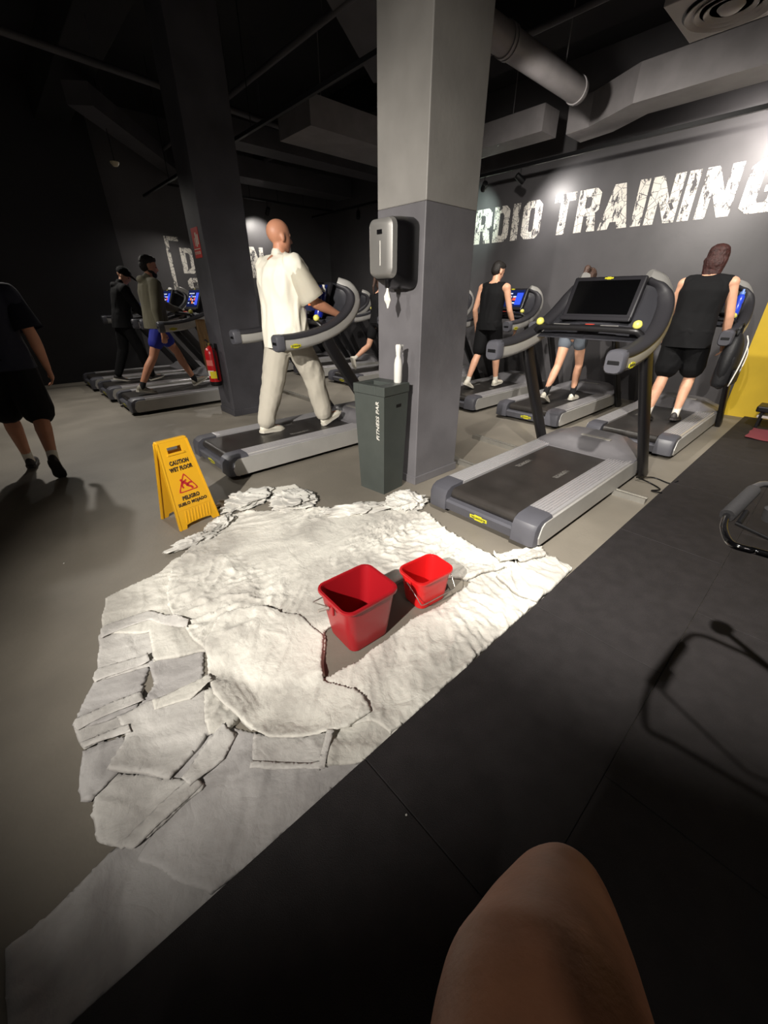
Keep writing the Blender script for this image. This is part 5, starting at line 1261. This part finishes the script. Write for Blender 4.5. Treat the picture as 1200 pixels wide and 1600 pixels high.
for s_ in (-1, 1):
    sh_ = nk + lat_ * .2 * s_ + Vector((0, 0, -.05)); el_ = sh_ + Vector((.10, .08, -.22)) + lat_ * .03 * s_; wr_ = el_ + Vector((.06, .05, .18)) - lat_ * .02 * s_
    cone_blob(b, nk, sh_, .06, .06); cone_blob(b, sh_, el_, .055, .042); cone_blob(b, el_, wr_, .042, .03)
    cone_blob(b, wr_, wr_ + Vector((.02, .02, .08)), .028, .026)
    for q in range(4):
        fb = wr_ + Vector((.02, .02, .08)) + lat_ * (.027 - .018 * q) ; cone_blob(b, fb, fb + Vector((.02, .02, .035)), .009, .0085, 8); cone_blob(b, fb + Vector((.02, .02, .035)), fb + Vector((.01, .01, .065 - .006 * abs(q - 1.3))), .0085, .0075, 8)
    cone_blob(b, wr_ + Vector((.01, .01, .03)) - lat_ * .02 * s_, wr_ + Vector((.03, .03, .075)) - lat_ * .045 * s_, .011, .009, 8)
body_ = remeshed('body', b, SKN, e, .008, 8)
b = BM(); Ym = yawf.to_3x3(); spn = [(Vector((0, 0, -.10)), .13, .18), (Vector((-.005, -.005, .02)), .135, .175), (Vector((-.015, -.015, .15)), .125, .165), (Vector((-.03, -.03, .30)), .135, .185), (Vector((-.04, -.04, .42)), .13, .195), (Vector((-.05, -.05, .50)), .10, .15), (Vector((-.058, -.058, .545)), .065, .08)]
loft(b, [[pel + c_ + Ym @ Vector((a_ * math.cos(R(15 * q)), l_ * math.sin(R(15 * q)), 0)) for q in range(24)] for c_, a_, l_ in spn])
for s_ in (-1, 1):
    sh_ = nk + lat_ * .2 * s_ + Vector((0, 0, -.05)); cone_blob(b, nk - Vector((0, 0, .03)), sh_, .065, .07); cone_blob(b, sh_, sh_ + Vector((.05, .04, -.11)), .068, .06)
remeshed('t_shirt', b, BLKF, e, .011, 6, (), .006, 8, 4)
b = BM(); ell(b, hd + Vector((-.012, -.012, .045)), .105, .088, .105, yawf); ell(b, hd + Vector((-.03, -.03, .0)), .075, .08, .09, yawf); remeshed('hair', b, HBLK, e, .011, 3, (), .003, 50, 9)
b = BM(); cone_blob(b, hipR_, hipR_.lerp(mid_, .15), .128, .124); cone_blob(b, hipL_, hipL_.lerp(kneeL_, .5), .118, .10); ell(b, pel, .15, .185, .12, yawf); remeshed('shorts', b, BLKF, e, .012, 4)
for ak, d_ in ((ankR_, Vector((.98, .2, 0))), (ankL_, Vector((.35, .93, 0)))):
    b = BM(); d_ = d_.normalized(); n_ = Vector((-d_.y, d_.x, 0)); rings = []
    o_ = Vector((ak.x, ak.y, TH if ak.y < .64 else 0.0)) - d_ * .06
    for x, w_, h_ in ((0, .02, .05), (.02, .036, .08), (.08, .04, .09), (.14, .043, .065), (.2, .045, .05), (.25, .03, .03)):
        rings.append([o_ + d_ * x + n_ * w_ * math.cos(R(a)) + Vector((0, 0, .004 + h_ * max(0, math.sin(R(a))))) for a in range(0, 181, 20)])
    loft(b, rings); obj('shoe', b, DSHOE, e, 'all')
b = BM(); lathe(b, [(.0001, .74), (.15, .74), (.17, .77), (.16, .81), (.0001, .815)], 28, Matrix.Translation((-.27, -.16, 0))); se = obj('padded_seat', b, BLKF, None, 40); 
o = empty('stool', (0, 0, 0)); tag(o, 'black padded stool under the seated viewer, out of view', 'stool'); se.parent = o
b = BM(); cyl(b, (-.27, -.16, TH), (-.27, -.16, .75), .035); lathe(b, [(.0001, 0), (.17, 0), (.17, .015), (.05, .03), (.0001, .03)], 28, Matrix.Translation((-.27, -.16, TH))); obj('stand', b, BLACKM, o, 40)
